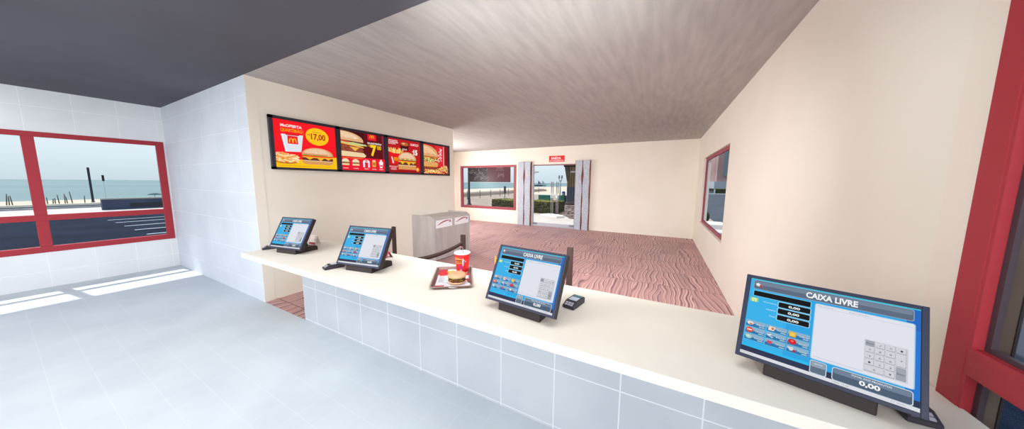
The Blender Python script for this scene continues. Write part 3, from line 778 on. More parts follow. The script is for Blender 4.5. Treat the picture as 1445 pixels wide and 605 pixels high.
loft(b, [(rr(hw - .02, hd - .02, .02), 0), (rr(hw - .006, hd - .006, .022), .016), (rr(hw, hd, .024), .018), (rr(hw, hd, .024), .021), (rr(hw - .010, hd - .010, .020), .021), (rr(hw - .024, hd - .024, .018), .004)], TM)
b.build('tray_body', tr)
b = MB(); loft(b, [(rr(hw + .001, hd + .001, .025), .0205), (rr(hw + .001, hd + .001, .025), .0225), (rr(hw - .008, hd - .008, .021), .0225), (rr(hw - .008, hd - .008, .021), .0205)], TRL, cap0=False, cap1=False)
b.build('tray_rim', tr)
def on_tray(x, y, z=.0): # tray coords -> world
    c, s_ = math.cos(TA), math.sin(TA); return (TX0 + c * x - s_ * y, TY0 + s_ * x + c * y, HC + z)
ln = Art(.0003, 0, .0)
ln.box(-.118, .118, -.205, .205, 0, .0010, mat('#dfe0e4', .8)); ln.z0 = .001
ln.rect(-.118, .118, -.205, .205, '#dcdde2', 1)
ln.rect(-.118, -.05, .07, .205, '#a83440', 2); ln.rect(.05, .118, .03, .205, '#b02a38', 2); ln.rect(-.118, -.055, -.205, -.165, '#b02a38', 2); ln.rect(-.03, .03, .02, .12, '#c43846', 2)
ln.rect(.07, .118, -.205, -.04, '#b02a38', 2)
for k in range(14): ln.rect(-.105, -.05 - .01 * (k % 3), .055 - k * .012, .060 - k * .012, '#8f93a4', 2)
for k in range(10): ln.rect(-.04, .06 - .01 * (k % 4), -.05 - k * .011, -.046 - k * .011, '#8f93a4', 2)
o = ln.build('tray_liner'); o.location = on_tray(0, 0, .0044); o.rotation_euler = (0, 0, TA)
prop(o, 'printed white and red paper liner covering the inside of the brown tray', 'paper')
# wrapper
b = MB(); n = 14; WP = mat('#d9dae0', .8); WR = random.Random(9); v = []; f = []
for i in range(n + 1):
    for j in range(n + 1):
        x = -.078 + .156 * i / n; y = -.078 + .156 * j / n
        e = max(abs(x), abs(y)) / .078
        z = .002 + .003 * WR.random() + (.014 * max(0, e - .55) * (1 + .6 * math.sin(7 * math.atan2(y, x))))
        v.append((x, y, z))
for i in range(n):
    for j in range(n): f.append((i * (n + 1) + j, (i + 1) * (n + 1) + j, (i + 1) * (n + 1) + j + 1, i * (n + 1) + j + 1))
b.add(v, f, WP, True); b.flat = True
wr = b.build('burger_wrapper'); wr.location = (-1.266, 1.540, HC + .0068); wr.rotation_euler = (0, 0, .95)
sd = wr.modifiers.new('s', 'SOLIDIFY'); sd.thickness = .0008; sd.offset = 1
prop(wr, 'crumpled white paper wrapper spread under the burger on the tray', 'wrapper')
pr_ = Art(.0003, 0, 0)
# burger
bg = empty('hamburger', 'hamburger with two patties lying on a white wrapper on the tray', 'hamburger', (-1.278, 1.556, HC + .0150), .3)
BUN = noisy('toasted_bun', '#cf9c78', '#dcb08c', 14, .6); PAT = noisy('beef_patty', '#4a2c22', '#6b4030', 90, .8, bump=.5)
MB().lathe([(.050, 0), (.060, .004), (.062, .010), (.060, .014)], BUN).build('bottom_bun', bg)
def wv(k, amp): return lambda a, r, z: (r * (1 + amp * math.sin(k * a)), z + .0018 * math.sin(k * a + 1))
for z in (.015, .030): MB().lathe([(.056, z), (.062, z + .003), (.062, z + .008), (.056, z + .010)], PAT, wob=wv(9, .02)).build('beef_patty', bg)
b = MB()
for z, a_ in ((.0255, .2), (.0405, .7)):
    M = Matrix.Rotation(a_, 4, 'Z'); b.box(-.048, .048, -.048, .048, z, z + .0025, mat('#e3a43c', .5), M)
b.build('cheese_slice', bg, bevel=.001)
MB().lathe([(.052, .0425), (.066, .044), (.065, .0465), (.050, .048)], mat('#8a8f4c', .6), n=48, wob=wv(13, .035)).build('lettuce_leaf', bg)
MB().lathe([(.060, .046), (.067, .050), (.068, .056), (.063, .064), (.050, .071), (.029, .076), (.008, .078)], BUN).build('top_bun', bg)
# cup
cx, cy = -1.398, 1.772
cp = empty('drink_cup', 'red paper drink cup with white lid standing on the tray', 'cup', (cx, cy, HC + .0062), .35)
CR = mat('#e01c22', .4)
MB().lathe([(.044, 0), (.0455, .002), (.047, .012), (.0475, .014)], mat('#f0e6e4', .5), n=36).build('cup_base_band', cp)
MB().lathe([(.0475, .0142), (.0505, .05), (.058, .125), (.0615, .160)], CR, n=40).build('cup_body', cp)
MB().lathe([(.062, .1602), (.0655, .163), (.0655, .170), (.062, .173), (.058, .172), (.054, .169), (.020, .169), (.008, .170)], mat('#eceef4', .4), n=40).build('cup_lid', cp)
MB().tube([(.006, -.004, .168), (.008, -.006, .20), (.004, -.010, .212), (-.012, -.022, .222)], .0038, mat('#9a6a70', .5)).build('straw', cp)
# printed graphic wrapped round the cup
def cup_r(z): return .0475 + (.0615 - .0475) * (z - .0142) / (.160 - .0142)
def decal(pts, hexc, lift, name):
    """pts in (angle, z): a thin print following the cup"""
    b = MB(); b.flat = True; v = [((cup_r(z) + lift) * math.cos(a), (cup_r(z) + lift) * math.sin(a), z) for a, z in pts]
    nn = len(pts) // 2
    f = [(i, i + 1, len(pts) - 2 - i, len(pts) - 1 - i) for i in range(nn - 1)]
    b.add(v, f, mat(hexc, .5), True); return b
AF = -PI / 2 - .35 + .55
def band(a0, a1, zl, zh, n=10):
    lo = [(AF + a0 + (a1 - a0) * k / n, zl(k / n)) for k in range(n + 1)]; hi = [(AF + a0 + (a1 - a0) * k / n, zh(k / n)) for k in range(n + 1)]
    return lo + hi[::-1]
g_ = MB(); g_.flat = True
for args in [(band(-1.0, .15, lambda t: .083 + .006 * t, lambda t: .142 - .015 * t), '#f0823c', .0006), (band(-.95, .1, lambda t: .108, lambda t: .118), '#5a2a20', .0010), (band(-.85, .05, lambda t: .094, lambda t: .101), '#7a2e22', .0010),
             (band(.15, .62, lambda t: .065 + .05 * t, lambda t: .135 - .035 * t), '#f2eef4', .0007), (band(.28, .52, lambda t: .072 + .04 * t, lambda t: .122 - .02 * t), '#3a4a86', .0011),
             (band(-.6, .2, lambda t: .045 + .01 * math.sin(6 * t), lambda t: .074 + .006 * math.sin(9 * t)), '#a42a5a', .0007), (band(-.3, .0, lambda t: .03, lambda t: .042), '#f0a0b0', .0007)]:
    q = decal(*args, 'd'); g_.add(q.v, q.f, q.m[0], True)
g_.build('cup_print', cp)
# fries carton lying on the tray
fc = empty('fries_carton', 'red carton of golden fries lying at the back left of the tray', 'fries', (-1.492, 1.662, HC + .0062), .8)
b = MB(); v = [(-.055, -.035, 0), (.045, -.045, 0), (.045, .045, 0), (-.055, .035, 0), (-.055, -.030, .014), (.040, -.038, .026), (.040, .038, .026), (-.055, .030, .014)]
b.add(v, [(0, 3, 2, 1), (4, 5, 6, 7), (0, 1, 5, 4), (1, 2, 6, 5), (2, 3, 7, 6), (3, 0, 4, 7)], mat('#c8242e', .5)); b.build('carton', fc, bevel=.002)
R = random.Random(6)
b = MB()
for k in range(34):
    a_ = R.uniform(-.35, .35); y0 = R.uniform(-.032, .032); z0 = .004 + R.random() * .022; l = R.uniform(.035, .07)
    M = Matrix.Translation((.04, y0, z0)) @ Matrix.Rotation(a_, 4, 'Z') @ Matrix.Rotation(-R.uniform(0, .25), 4, 'Y')
    b.box(-.01, l, -.0035, .0035, -.0035, .0035, mat(R.choice(['#f0b83c', '#eab040', '#f6cc62'])), M)
b.build('french_fries', fc); fc.scale = (.72, .72, .72)

# small table cards and fries behind the monitors
def tent(name, x, y, a, h, w, col, label, strip=None):
    r = empty(name, label, 'card', (x, y, HC), a)
    b = MB(); t = .0012; v = [(-w, -.035, 0), (w, -.035, 0), (w, 0, h), (-w, 0, h), (w, .035, 0), (-w, .035, 0)]
    b.flat = True
    b.add(v, [(0, 1, 2, 3), (3, 2, 4, 5)], mat(col, .7)); o = b.build('folded_card', r)
    m_ = o.modifiers.new('s', 'SOLIDIFY'); m_.thickness = t
    if strip:
        s_ = MB(); k = .22
        s_.add([(-w, -.0355 , .001), (w, -.0355, .001), (w, -.0355 + .035 * k, h * k), (-w, -.0355 + .035 * k, h * k)], [(0, 1, 2, 3)], mat(strip, .7))
        for q, c_ in ((.45, '#6a78b8'), (.62, '#c89a78'), (.8, '#8a78b0')):
            yy = -.0362 + .035 * q
            s_.add([(w - .03, yy, h * q), (w - .012, yy, h * q), (w - .012, yy + .004, h * (q + .11)), (w - .03, yy + .004, h * (q + .11))], [(0, 1, 2, 3)], mat(c_, .7))
        s_.flat = True; s_.build('printed_strip', r)
    return r
tent('tent_card', -3.60, 1.78, .1, .105, .055, '#e6dcd4', 'white folded card with a dark red strip behind the leftmost monitor', '#9c3a4c')
tent('tent_card', -2.335, 1.80, -.25, .062, .035, '#a8404e', 'small dark red folded card behind the second monitor from the left')
fr = empty('fries_carton', 'yellow fries in a red carton mostly hidden behind the third monitor', 'fries', (-1.033, 1.77, HC), .3)
b = MB(); v = [(-.03, -.014, 0), (.03, -.014, 0), (.03, .014, 0), (-.03, .014, 0), (-.045, -.022, .13), (.045, -.022, .13), (.045, .022, .13), (-.045, .022, .13)]
b.add(v, [(0, 3, 2, 1), (4, 5, 6, 7), (0, 1, 5, 4), (1, 2, 6, 5), (2, 3, 7, 6), (3, 0, 4, 7)], mat('#b8242e', .5)); b.build('carton', fr, bevel=.002)
b = MB()
for k in range(26):
    x_, y_ = R.uniform(-.038, .038), R.uniform(-.016, .016)
    M = Matrix.Translation((x_, y_, .10)) @ Matrix.Rotation(x_ * 4, 4, 'Y'); b.box(-.004, .004, -.004, .004, 0, R.uniform(.06, .095), mat(R.choice(['#f0b83c', '#f6cc62', '#eab040'])), M)
b.build('french_fries', fr)

# ------------------------------------------------------------------ waste station
ws = empty('waste_station', 'grey laminate waste station with two white red striped flaps against the menu wall', 'bin', (-4.83, 4.367, 0))
D, Lw = .665, 1.235
SM = STEEL
def side(y0, y1, nm):
    P = [(.002, 0), (D, 0), (D, .905), (D - .115, .975), (.002, .975)]
    b = MB(); v = [(x, y0, z) for x, z in P] + [(x, y1, z) for x, z in P]; n = 5
    b.add(v, [list(range(n))[::-1], list(range(n, 2 * n))] + [(i, (i + 1) % n, n + (i + 1) % n, n + i) for i in range(n)], SM); b.build(nm, ws, bevel=.004)
side(0, .03, 'side_panel'); side(Lw - .03, Lw, 'side_panel')
MB().box(.004, D - .012, .031, Lw - .031, .02, .925, SM).build('cabinet_body', ws, bevel=.003)
MB().box(.004, D - .012, .031, Lw - .031, .926, .94, mat('#b9b4b4', .4)).build('cabinet_top', ws)
for y0 in (.047, .66):
    a = Art(.001, 0, 0)
    a.box(0, .515, 0, .168, -.010, 0, mat('#e6e8ee', .5))
    a.rect(.003, .512, .003, .165, '#e6e8ee', 1)
    n = 14; pts = [(.04 + .42 * t / n, .055 + .085 * math.sin((t / n) * PI * .62 + .1)) for t in range(n + 1)]
    a.stroke(pts, [.010 + .016 * math.sin(PI * t / n) for t in range(n + 1)], '#9a2634', 2)
    a.poly([(.40, .09), (.475, .165), (.455, .11), (.49, .10)], '#9a2634', 2)
    fl = a.build('bin_flap', ws, M=at_yz(D - .001, y0, .715)); fl['label'] = 'white push flap with a curved red arrow'

# ------------------------------------------------------------------ queue barriers
PB = mat('#40312e', .6)
def barrier():
    r = empty('queue_barrier', '', 'queue barrier')
    for (x, y) in ((0, 0), (-.30, -1.28)):
        b = MB(); b.box(x - .036, x + .036, y - .02, y + .02, .008, .90, PB); p = b.build('barrier_post', r, bevel=.004)
        MB().lathe([(.075, 0), (.075, .004), (.065, .008), (.03, .010)], PB, n=24, M=Matrix.Translation((x, y, 0))).build('post_base', p)
    b = MB(); n = 24; v = []
    for k in range(n + 1):
        t = k / n; x, y = -.30 * t, -1.28 * t; sag = .112 * 4 * t * (1 - t); zt = .808 - sag
        for dx in (-.0015, .0015):
            v += [(x + dx, y, zt), (x + dx, y, zt - .058)]
    f = []
    for k in range(n):
        o = k * 4
        f += [(o, o + 1, o + 5, o + 4), (o + 2, o + 6, o + 7, o + 3), (o, o + 4, o + 6, o + 2), (o + 1, o + 3, o + 7, o + 5)]
    b.add(v, f, PB, True); b.build('barrier_belt', r)
    return r
q0 = barrier()
for i, (x, lb) in enumerate([(-4.19, 'dark brown queue barrier post rising behind the second monitor from the left'), (-2.64, 'dark brown queue barrier with sagging belt in front of the waste station'), (-.965, 'dark brown queue barrier post rising behind the third monitor')]):
    o = q0 if i == 0 else copy_tree(q0)
    o.location = (x, 3.37, 0); prop(o, lb, 'queue barrier', 'queue barriers behind the counter')

# ------------------------------------------------------------------ outside
ZG = -.15
SAND = noisy('beach_sand', '#c0b19f', '#ccbfae', .8, .95, detail=6, spec=.05)
PAVE = noisy('pale_paving', '#c2b9b3', '#ccc4c0', .6, .9, spec=.1)
ASPH = noisy('dark_asphalt', '#151c2b', '#1d273a', .7, .9, spec=.04, detail=6)
ASPH2 = noisy('grey_asphalt', '#464a54', '#545862', .6, .9, spec=.04, detail=6)
SEA = noisy('pale_sea', '#5f7579', '#6c8588', .02, .6, stretch=(.6, .08, 1), spec=.2, detail=3)
GRASSD = noisy('dark_shrub', '#23280f', '#3c4220', 6, .9)
def ground(name, x0, x1, y0, y1, z, m): return struct(MB().box(x0, x1, y0, y1, z - .2, z, m).build(name))
ground('ground_sea', -1500, -46.5, -900, 1500, ZG - .02, SEA)
ground('ground_beach', -46.5, -33, -200, 600, ZG, SAND)
ground('ground_beach_far', -33, 3.4, 41, 600, ZG, SAND)
ground('ground_promenade', -33, -28, -60, 41, ZG, PAVE)
ground('ground_car_park', -28, XL - TH, -60, 8.6, ZG, ASPH)
ground('ground_forecourt', -28, 2.4, 10.36, 15.4, ZG, noisy('entrance_paving', '#bcb0a8', '#c8beb8', .6, .9, spec=.1))
ground('ground_road_beach', -28, 2.4, 15.4, 41, ZG, noisy('sandy_road', '#9a8a7e', '#a7978b', .5, .95, spec=.05))
ground('ground_side_strip', -28, XL - TH, 8.6, 10.36, ZG, PAVE)
ground('ground_kerbside', XR + .07, 3.1, -60, 10.36, ZG, noisy('blue_black_asphalt', '#222c40', '#2b374e', 3, .9, spec=.04, detail=4, stretch=(3, 1, 1)))
ground('ground_road', 3.1, 60, -60, 10.36, ZG, ASPH2)
ground('ground_road_far', 2.4, 60, 10.36, 600, ZG, ASPH2)
# painted lines of the car park
WL_ = mat('#c9d2dc', .7)
lines = [(-22.13, 2.47), (-20.6, 2.49), (-18.8, 2.46), (-17.1, 2.45), (-15.4, 2.44)]
b = MB()
for (x, y0) in lines: b.box(x - .05, x + .05, y0, 7.5, ZG, ZG + .004, WL_)
struct(b.build('trim_3'))
# low sea wall
lw = MB(); lw.box(-35.6, -33.0, -60, 41, ZG + .0, ZG + .10, noisy('sea_wall_stone', '#8a8c90', '#a3a5a8', 3, .9)); lw.box(-33.6, -33.35, -60, 41, ZG + .10, ZG + .16, mat('#54565c', .9)); lw.box(-35.6, -35.2, -60, 41, ZG + .1, ZG + .2, mat('#e8dcc8', .9))
struct(lw.build('wall_sea'))
sb = empty('seaside_shelter', 'low dark blue grey walled enclosure beside the beach seen through the left window', 'enclosure', (-29.6, 3.2, ZG))
MB().box(-.35, .0, 0, 16, 0, .62, noisy('shelter_wall', '#3a4560', '#46506a', 1, .8)).build('enclosure_wall', sb)
MB().box(-.36, .012, 1.0, 6.2, .12, .38, mat('#35343c', .8)).build('dark_band', sb)
MB().box(-.42, .06, 0, 16, .62, .70, mat('#9b9a98', .8)).build('wall_cap', sb)
pl = empty('dark_pole', 'tall plain dark pole standing on the beach beyond the left window', 'pole', (-36.2, 3.57, ZG))
MB().box(-.06, .06, -.05, .05, .28, 2.68, mat('#262c3a', .7)).build('pole_shaft', pl); MB().box(-.08, .08, -.07, .07, 0, .28, mat('#6a6a70', .8)).build('pole_foot', pl)
sl_ = empty('hanging_lantern', 'small black lantern on a thin wire mast against the sea in the left window', 'lantern', (-30.7, 3.50, ZG))
MB().box(-.05, .05, -.045, .045, 1.74, 2.11, mat('#15161c', .5)).build('lantern_head', sl_, bevel=.02)
MB().tube([(0, 0, 0), (0, 0, 1.75)], .006, mat('#8aa0aa', .5), 6).build('thin_mast', sl_)
R = random.Random(11)
bp_ = None
posts = [(74, .55), (79.5, .45), (81.8, .5), (86, .72), (91.5, .8), (95, .6), (99.3, .95), (114.5, .62), (35.5, .85), (38.2, .7), (41.5, .7)]
for i, (px, h) in enumerate(posts):
    # stations along the beach at X = -38
    yy = (px - 74) / 40 * 1.47 + 1.95
    b = MB(); tl = R.uniform(-.08, .08)
    b.tube([(0, 0, 0), (0, tl * h * .5, h * .5), (0, tl * h, h)], [.026, .024, .018], mat('#5a5654', .8), 8)
    o = b.build('beach_post'); o.location = (-38 + R.uniform(-.5, .5), yy, ZG)
    prop(o, 'short weathered wooden post standing upright in the pale beach sand beyond the left window', 'post', 'wooden posts on the beach')
pa = empty('beach_parasol', 'low dark green beach parasol at the water edge in the left window', 'parasol', (-45.5, 8.05, ZG))
MB().lathe([(.48, .32), (.46, .36), (.26, .46), (.03, .52)], mat('#3c5a5e', .8), n=20).build('parasol_canopy', pa); MB().tube([(0, 0, 0), (0, 0, .46)], .02, mat('#8a8a88', .7), 8).build('parasol_pole', pa)

# --- through the far window
bb = empty('roadside_billboard', 'dark red billboard with a sketchy dark picture on a tall pole outside the far window', 'billboard', (-13.45, 18.0, ZG))
MB().lathe([(.20, 0), (.20, .10), (.13, .16), (.10, .6), (.085, .7), (.085, 3.2)], mat('#3a3c40', .6), n=14).build('billboard_pole', bb)
a = Art(.006, 0, 0); a.box(0, 3.75, 0, 1.35, -.08, 0, mat('#6c2a34', .7))
a.rect(.02, 3.73, .02, 1.33, '#722a36', 1)
a.rect(.02, 1.75, .02, 1.33, '#453031', 2)
R = random.Random(14)
for k in range(60):
    cx_, cy_ = R.uniform(.25, 1.7), R.uniform(.15, 1.2); rad = R.uniform(.08, .3); a0 = R.uniform(0, 6.2)
    pts = [(min(max(cx_ + rad * math.cos(a0 + t * .35), .04), 2.0), min(max(cy_ + rad * .7 * math.sin(a0 + t * .35), .04), 1.3)) for t in range(8)]
    a.stroke(pts, .022, R.choice(['#a89484', '#c0ac98', '#8a7468', '#241a1c', '#2c2022']), 3 + k % 3)
a.text('CORREIO', 2.62, 3.20, 1.0, 1.16, '#c99aa0', 3, .01); a.text('ESTAMPA', 2.58, 3.25, .84, .92, '#c08c94', 3, 0)
a.stroke([(2.75, .35), (2.80, .68), (3.0, .45), (3.2, .7), (3.22, .36)], .03, '#c99aa0', 3); a.stroke([(2.72, .36), (3.05, .62), (3.26, .37)], .025, '#c99aa0', 4)
M = XZ.copy(); M.translation = (-.02, -.09, 1.87); a.build('billboard_panel', bb, M=M)
sg = empty('street_sign', 'thin pole with a small dark sign outside the right half of the far window', 'sign', (-11.32, 20, ZG))
MB().tube([(0, 0, 0), (0, 0, 1.3)], .03, mat('#4a4c50', .6), 8).build('sign_pole', sg); MB().box(-.10, .10, -.03, .03, .95, 1.55, mat('#35363c', .6)).build('sign_plate', sg, bevel=.03)
fn = empty('beach_fence', 'low wooden beach fence with dark posts outside the far window', 'fence', (-18.5, 23, ZG))
n = 11
for k in range(n):
    y = k * 2.6 - 1.0; MB().tube([(-y * .06, y, 0), (-y * .06, y, .95)], .04, mat('#6b5a54', .8), 8).build('fence_post', fn)
for z in (.45,):
    MB().add([(.06, -1, z), (-25 * .06, 25, z), (-25 * .06, 25, z + .02), (.06, -1, z + .02)], [(0, 1, 2, 3)], mat('#8a7a70', .8)).build('fence_wire', fn)
dn_ = MB(); pts = [(-1, 0), (1.4, 0), (1.0, .38), (.2, .52), (-.6, .36)]
v = [(x, -14, z) for x, z in pts] + [(x - 1.8, 30, z) for x, z in pts]
dn_.add(v, [list(range(5))[::-1], list(range(5, 10))] + [(i, (i + 1) % 5, 5 + (i + 1) % 5, 5 + i) for i in range(5)], noisy('brown_dune', '#7e6c62', '#928074', 1.5, .95))
o = dn_.build('sand_bank'); o.location = (-22.5, 30, ZG); prop(o, 'long low brownish sand bank behind the beach fence', 'sand bank')
kb = MB(); kb.box(-1.1, 1.1, -.25, .25, 0, .22, mat('#85868c', .9)); o = kb.build('kerb_stone', bevel=.03); o.location = (-11.6, 16.1, ZG); o.rotation_euler = (0, 0, -.1)
prop(o, 'low grey kerb block on the pavement near the foot of the billboard pole', 'kerb')
# clipped hedges
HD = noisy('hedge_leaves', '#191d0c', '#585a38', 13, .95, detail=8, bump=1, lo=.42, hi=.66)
HDT = noisy('hedge_top_leaves', '#5c5a26', '#9c964e', 13, .95, detail=8, bump=1, lo=.42, hi=.66)  # yellower, paler leaf colour for hedge tops and the upper tufts
def hedge(x0, y0, x1, y1, wd, h, label):
    L_ = math.hypot(x1 - x0, y1 - y0); b = MB(); nx, nz, ny = max(8, int(L_ / .12)), 9, 6
    R = random.Random(int(L_ * 100))
    def jit(p): return (p[0] + R.uniform(-.03, .03), p[1] + R.uniform(-.035, .035), p[2] + R.uniform(-.03, .03) * (p[2] > .05))
    def grid(fn_, n1, n2, hm=HD):
        v = [jit(fn_(i / n1, j / n2)) for i in range(n1 + 1) for j in range(n2 + 1)]
        f = [(i * (n2 + 1) + j, (i + 1) * (n2 + 1) + j, (i + 1) * (n2 + 1) + j + 1, i * (n2 + 1) + j + 1) for i in range(n1) for j in range(n2)]
        b.add(v, f, hm, False)
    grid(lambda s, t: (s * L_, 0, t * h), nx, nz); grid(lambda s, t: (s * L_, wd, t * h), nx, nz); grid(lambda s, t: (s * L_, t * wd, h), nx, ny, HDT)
    grid(lambda s, t: (0, s * wd, t * h), ny, nz); grid(lambda s, t: (L_, s * wd, t * h), ny, nz)
    for k in range(int(L_ * 260)):   # leaf tufts over the whole surface
        s = R.random() * L_; t = R.random()
        if R.random() < .5: c = (s, -.02, t * h)
        elif R.random() < .8: c = (s, t * wd, h + .01)
        else: c = (R.choice((-.02, L_ + .02)), t * wd, R.random() * h)
        d1 = Vector((R.uniform(-1, 1), R.uniform(-1, 1), R.uniform(-1, 1))).normalized() * .05; d2 = Vector((R.uniform(-1, 1), R.uniform(-1, 1), R.uniform(-1, 1))).normalized() * .035
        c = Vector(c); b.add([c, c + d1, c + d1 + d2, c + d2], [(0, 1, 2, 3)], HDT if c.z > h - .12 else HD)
    b.flat = True
    o = b.build('clipped_hedge'); o.location = (x0, y0, ZG); o.rotation_euler = (0, 0, math.atan2(y1 - y0, x1 - x0))
    return prop(o, label, 'hedge', 'clipped hedges outside')
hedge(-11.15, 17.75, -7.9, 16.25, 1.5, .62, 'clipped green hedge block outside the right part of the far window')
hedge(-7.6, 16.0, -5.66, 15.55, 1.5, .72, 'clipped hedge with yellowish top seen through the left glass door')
# entrance surroundings
lp = empty('promenade_lamp', 'twin headed lamp post on the beach promenade seen through the glass doors', 'street lamp', (-8.28, 25, ZG))
PG = mat('#7d8890', .6)
MB().tube([(0, 0, 0), (0, 0, 2.1)], .05, PG, 10).build('lamp_pole', lp)
for s in (-1, 1):
    MB().tube([(0, 0, 1.95), (s * .10, 0, 2.05), (s * .13, 0, 2.25)], .03, PG, 8).build('lamp_arm', lp)
    MB().lathe([(.05, 2.25), (.08, 2.32), (.07, 2.52), (.02, 2.56)], PG, n=12, M=Matrix.Translation((s * .13, 0, 0))).build('lamp_head', lp)
GRN = mat('#2c6a5c', .7)
for i, (x, y, w, lb) in enumerate([(-10.1, 26, .62, 'long dark green rubbish container left of the door handles'), (-8.45, 26.1, .36, 'dark green rubbish container beside the dark slatted kiosk')]):
    r = empty('green_container', lb, 'container', (x, y, ZG), 0, 'green containers')
    MB().box(-w, w, -.35, .35, .05, .60, GRN).build('container_body', r, bevel=.03); MB().box(-w - .02, w + .02, -.37, .37, .60, .66, mat('#3c7a6a', .7)).build('container_lid', r, bevel=.02)
    MB().box(-w + .05, w - .05, -.3, .3, 0, .05, BLACK).build('container_foot', r)
r = empty('blue_drum', 'blue rounded drum on top of the green container beside the kiosk', 'drum', (-8.30, 26.1, ZG + .66))
MB().lathe([(.12, 0), (.16, .04), (.17, .25), (.14, .36), (.05, .40)], mat('#2c4a8a', .5), n=18).build('drum_body', r); MB().lathe([(.172, .10), (.174, .11), (.174, .16), (.172, .17)], mat('#d8dce6', .5), n=18).build('drum_band', r)
r = empty('slatted_kiosk', 'dark kiosk with vertical slats and flared roof right of the glass doors', 'kiosk', (-7.62, 24.9, ZG))
KW = noisy('dark_slats', '#5c4c38', '#8a7452', 7, .8, stretch=(6, 1, .2)); KB = mat('#454b5c', .8)
b = MB(); b.box(.02, 4.6, .05, 3, 0, 3.6, mat('#2a2828', .9)); b.build('kiosk_core', r)
b = MB(); b2 = MB()
for k in range(22):
    x = .0 + k * .21; b.box(x, x + .17, 0, .05, 1.5, 3.3, KW); b2.box(x, x + .17, 0, .05, .05, 1.5, KB)
b.build('brown_slats', r); b2.build('blue_slats', r)
b = MB(); v = [(0, -.06, 2.0), (.1, -.06, 2.0), (.1, -.06, 3.6), (-.30, -.06, 3.6), (0, 3, 2.0), (.1, 3, 2.0), (.1, 3, 3.6), (-.30, 3, 3.6)]
b.add(v, [(0, 1, 2, 3), (4, 7, 6, 5), (0, 3, 7, 4), (1, 5, 6, 2), (3, 2, 6, 7), (0, 4, 5, 1)], mat('#4a4644', .8)); b.build('flared_edge', r)
b = MB(); b.box(-.32, 4.7, -.1, 3, 3.3, 3.7, mat('#241e1e', .9)); b.build('kiosk_roof', r)
# stone bed
sbm = noisy('crushed_stone', '#54443e', '#8f7c76', 5, .95, detail=10, bump=1, lo=.4, hi=.6)
b = MB(); P = [(-4.95, 15.7), (-4.15, 14.2), (-1.0, 14.0), (-1.0, 24.5), (-7.6, 24.5), (-6.9, 19.0), (-5.2, 17.3)]
v = [(x, y, 0) for x, y in P] + [(x + .0, y, .06) for x, y in P]; n = len(P)
b.add(v, [list(range(n))[::-1], list(range(n, 2 * n))] + [(i, (i + 1) % n, n + (i + 1) % n, n + i) for i in range(n)], sbm)
R = random.Random(21)
for k in range(260):
    x, y = R.uniform(-6.6, -2.5), R.uniform(14.1, 22)
    if x < -4.9 - (y - 15) * .25: continue
    s = R.uniform(.05, .11); M = Matrix.Translation((x, y, .07)) @ Matrix.Rotation(R.random() * 6, 4, 'Z')
    b.add([(-s, -s * .7, 0), (s, -s * .6, 0), (s * .8, s * .7, 0), (-s * .7, s * .6, 0), (-s * .4, -s * .3, s * .7), (s * .4, -s * .2, s * .6), (0, s * .4, s * .65)],
          [(0, 1, 5, 4), (1, 2, 6, 5), (2, 3, 6), (3, 0, 4, 6), (4, 5, 6)], sbm, False, M)
o = b.build('stone_bed'); o.location = (0, 0, ZG); prop(o, 'bed of brownish crushed stones beyond the right glass door', 'stones', kind='stuff')
b = MB(); b.prism([(-.9, -.25), (.25, -.75), (.55, -.3), (-.45, .35)], 0, .12, mat('#e8e2de', .8)); o = b.build('white_kerb_block', bevel=.02); o.location = (-5.05, 14.75, ZG)
prop(o, 'white kerb block at the corner of the stone bed', 'kerb')
b = MB(); b.lathe([(.9, 0), (.8, .10), (.4, .2), (.05, .22)], mat('#2c211f', .9), n=18, wob=lambda a, r, z: (r * (1 + .15 * math.sin(3 * a)), z)); o = b.build('soil_mound'); o.location = (-6.55, 23.3, ZG + .062)
prop(o, 'dark soil mound at the foot of the slatted kiosk', 'mound')
for i, (x, y) in enumerate([(-60, 143), (-60, 149)]):
    r = empty('fishing_boat', ['small dark sail boat at the left of the two on the sea', 'small pale sail boat at the right of the two on the sea'][i], 'boat', (x, y, ZG - .02), .4, 'boats on the sea')
    b = MB(); b.add([(-2, 0, .0), (2, 0, 0), (2.6, 0, .8), (-2.3, 0, .8), (0, .7, 0.1), (0, .9, .8), (0, -.7, .1), (0, -.9, .8)], [(0, 4, 5, 3), (4, 1, 2, 5), (0, 3, 7, 6), (6, 7, 2, 1), (3, 5, 2, 7), (0, 6, 1, 4)], mat(['#4a5058', '#9aa4a8'][i], .8)); b.build('hull', r)
    b = MB(); b.box(-.05, .05, -.05, .05, .8, 3.2, mat('#565c62')); b.build('mast', r)
    b = MB(); b.add([(.1, 0, 1.2), (1.9, .0, 1.2), (.1, 0, 3.0), (.1, .06, 1.2), (1.9, .06, 1.2), (.1, .06, 3.0)], [(0, 1, 2), (3, 5, 4), (0, 3, 4, 1), (1, 4, 5, 2), (2, 5, 3, 0)], mat(['#5a6068', '#a8b0b2'][i], .8)); b.build('sail', r)

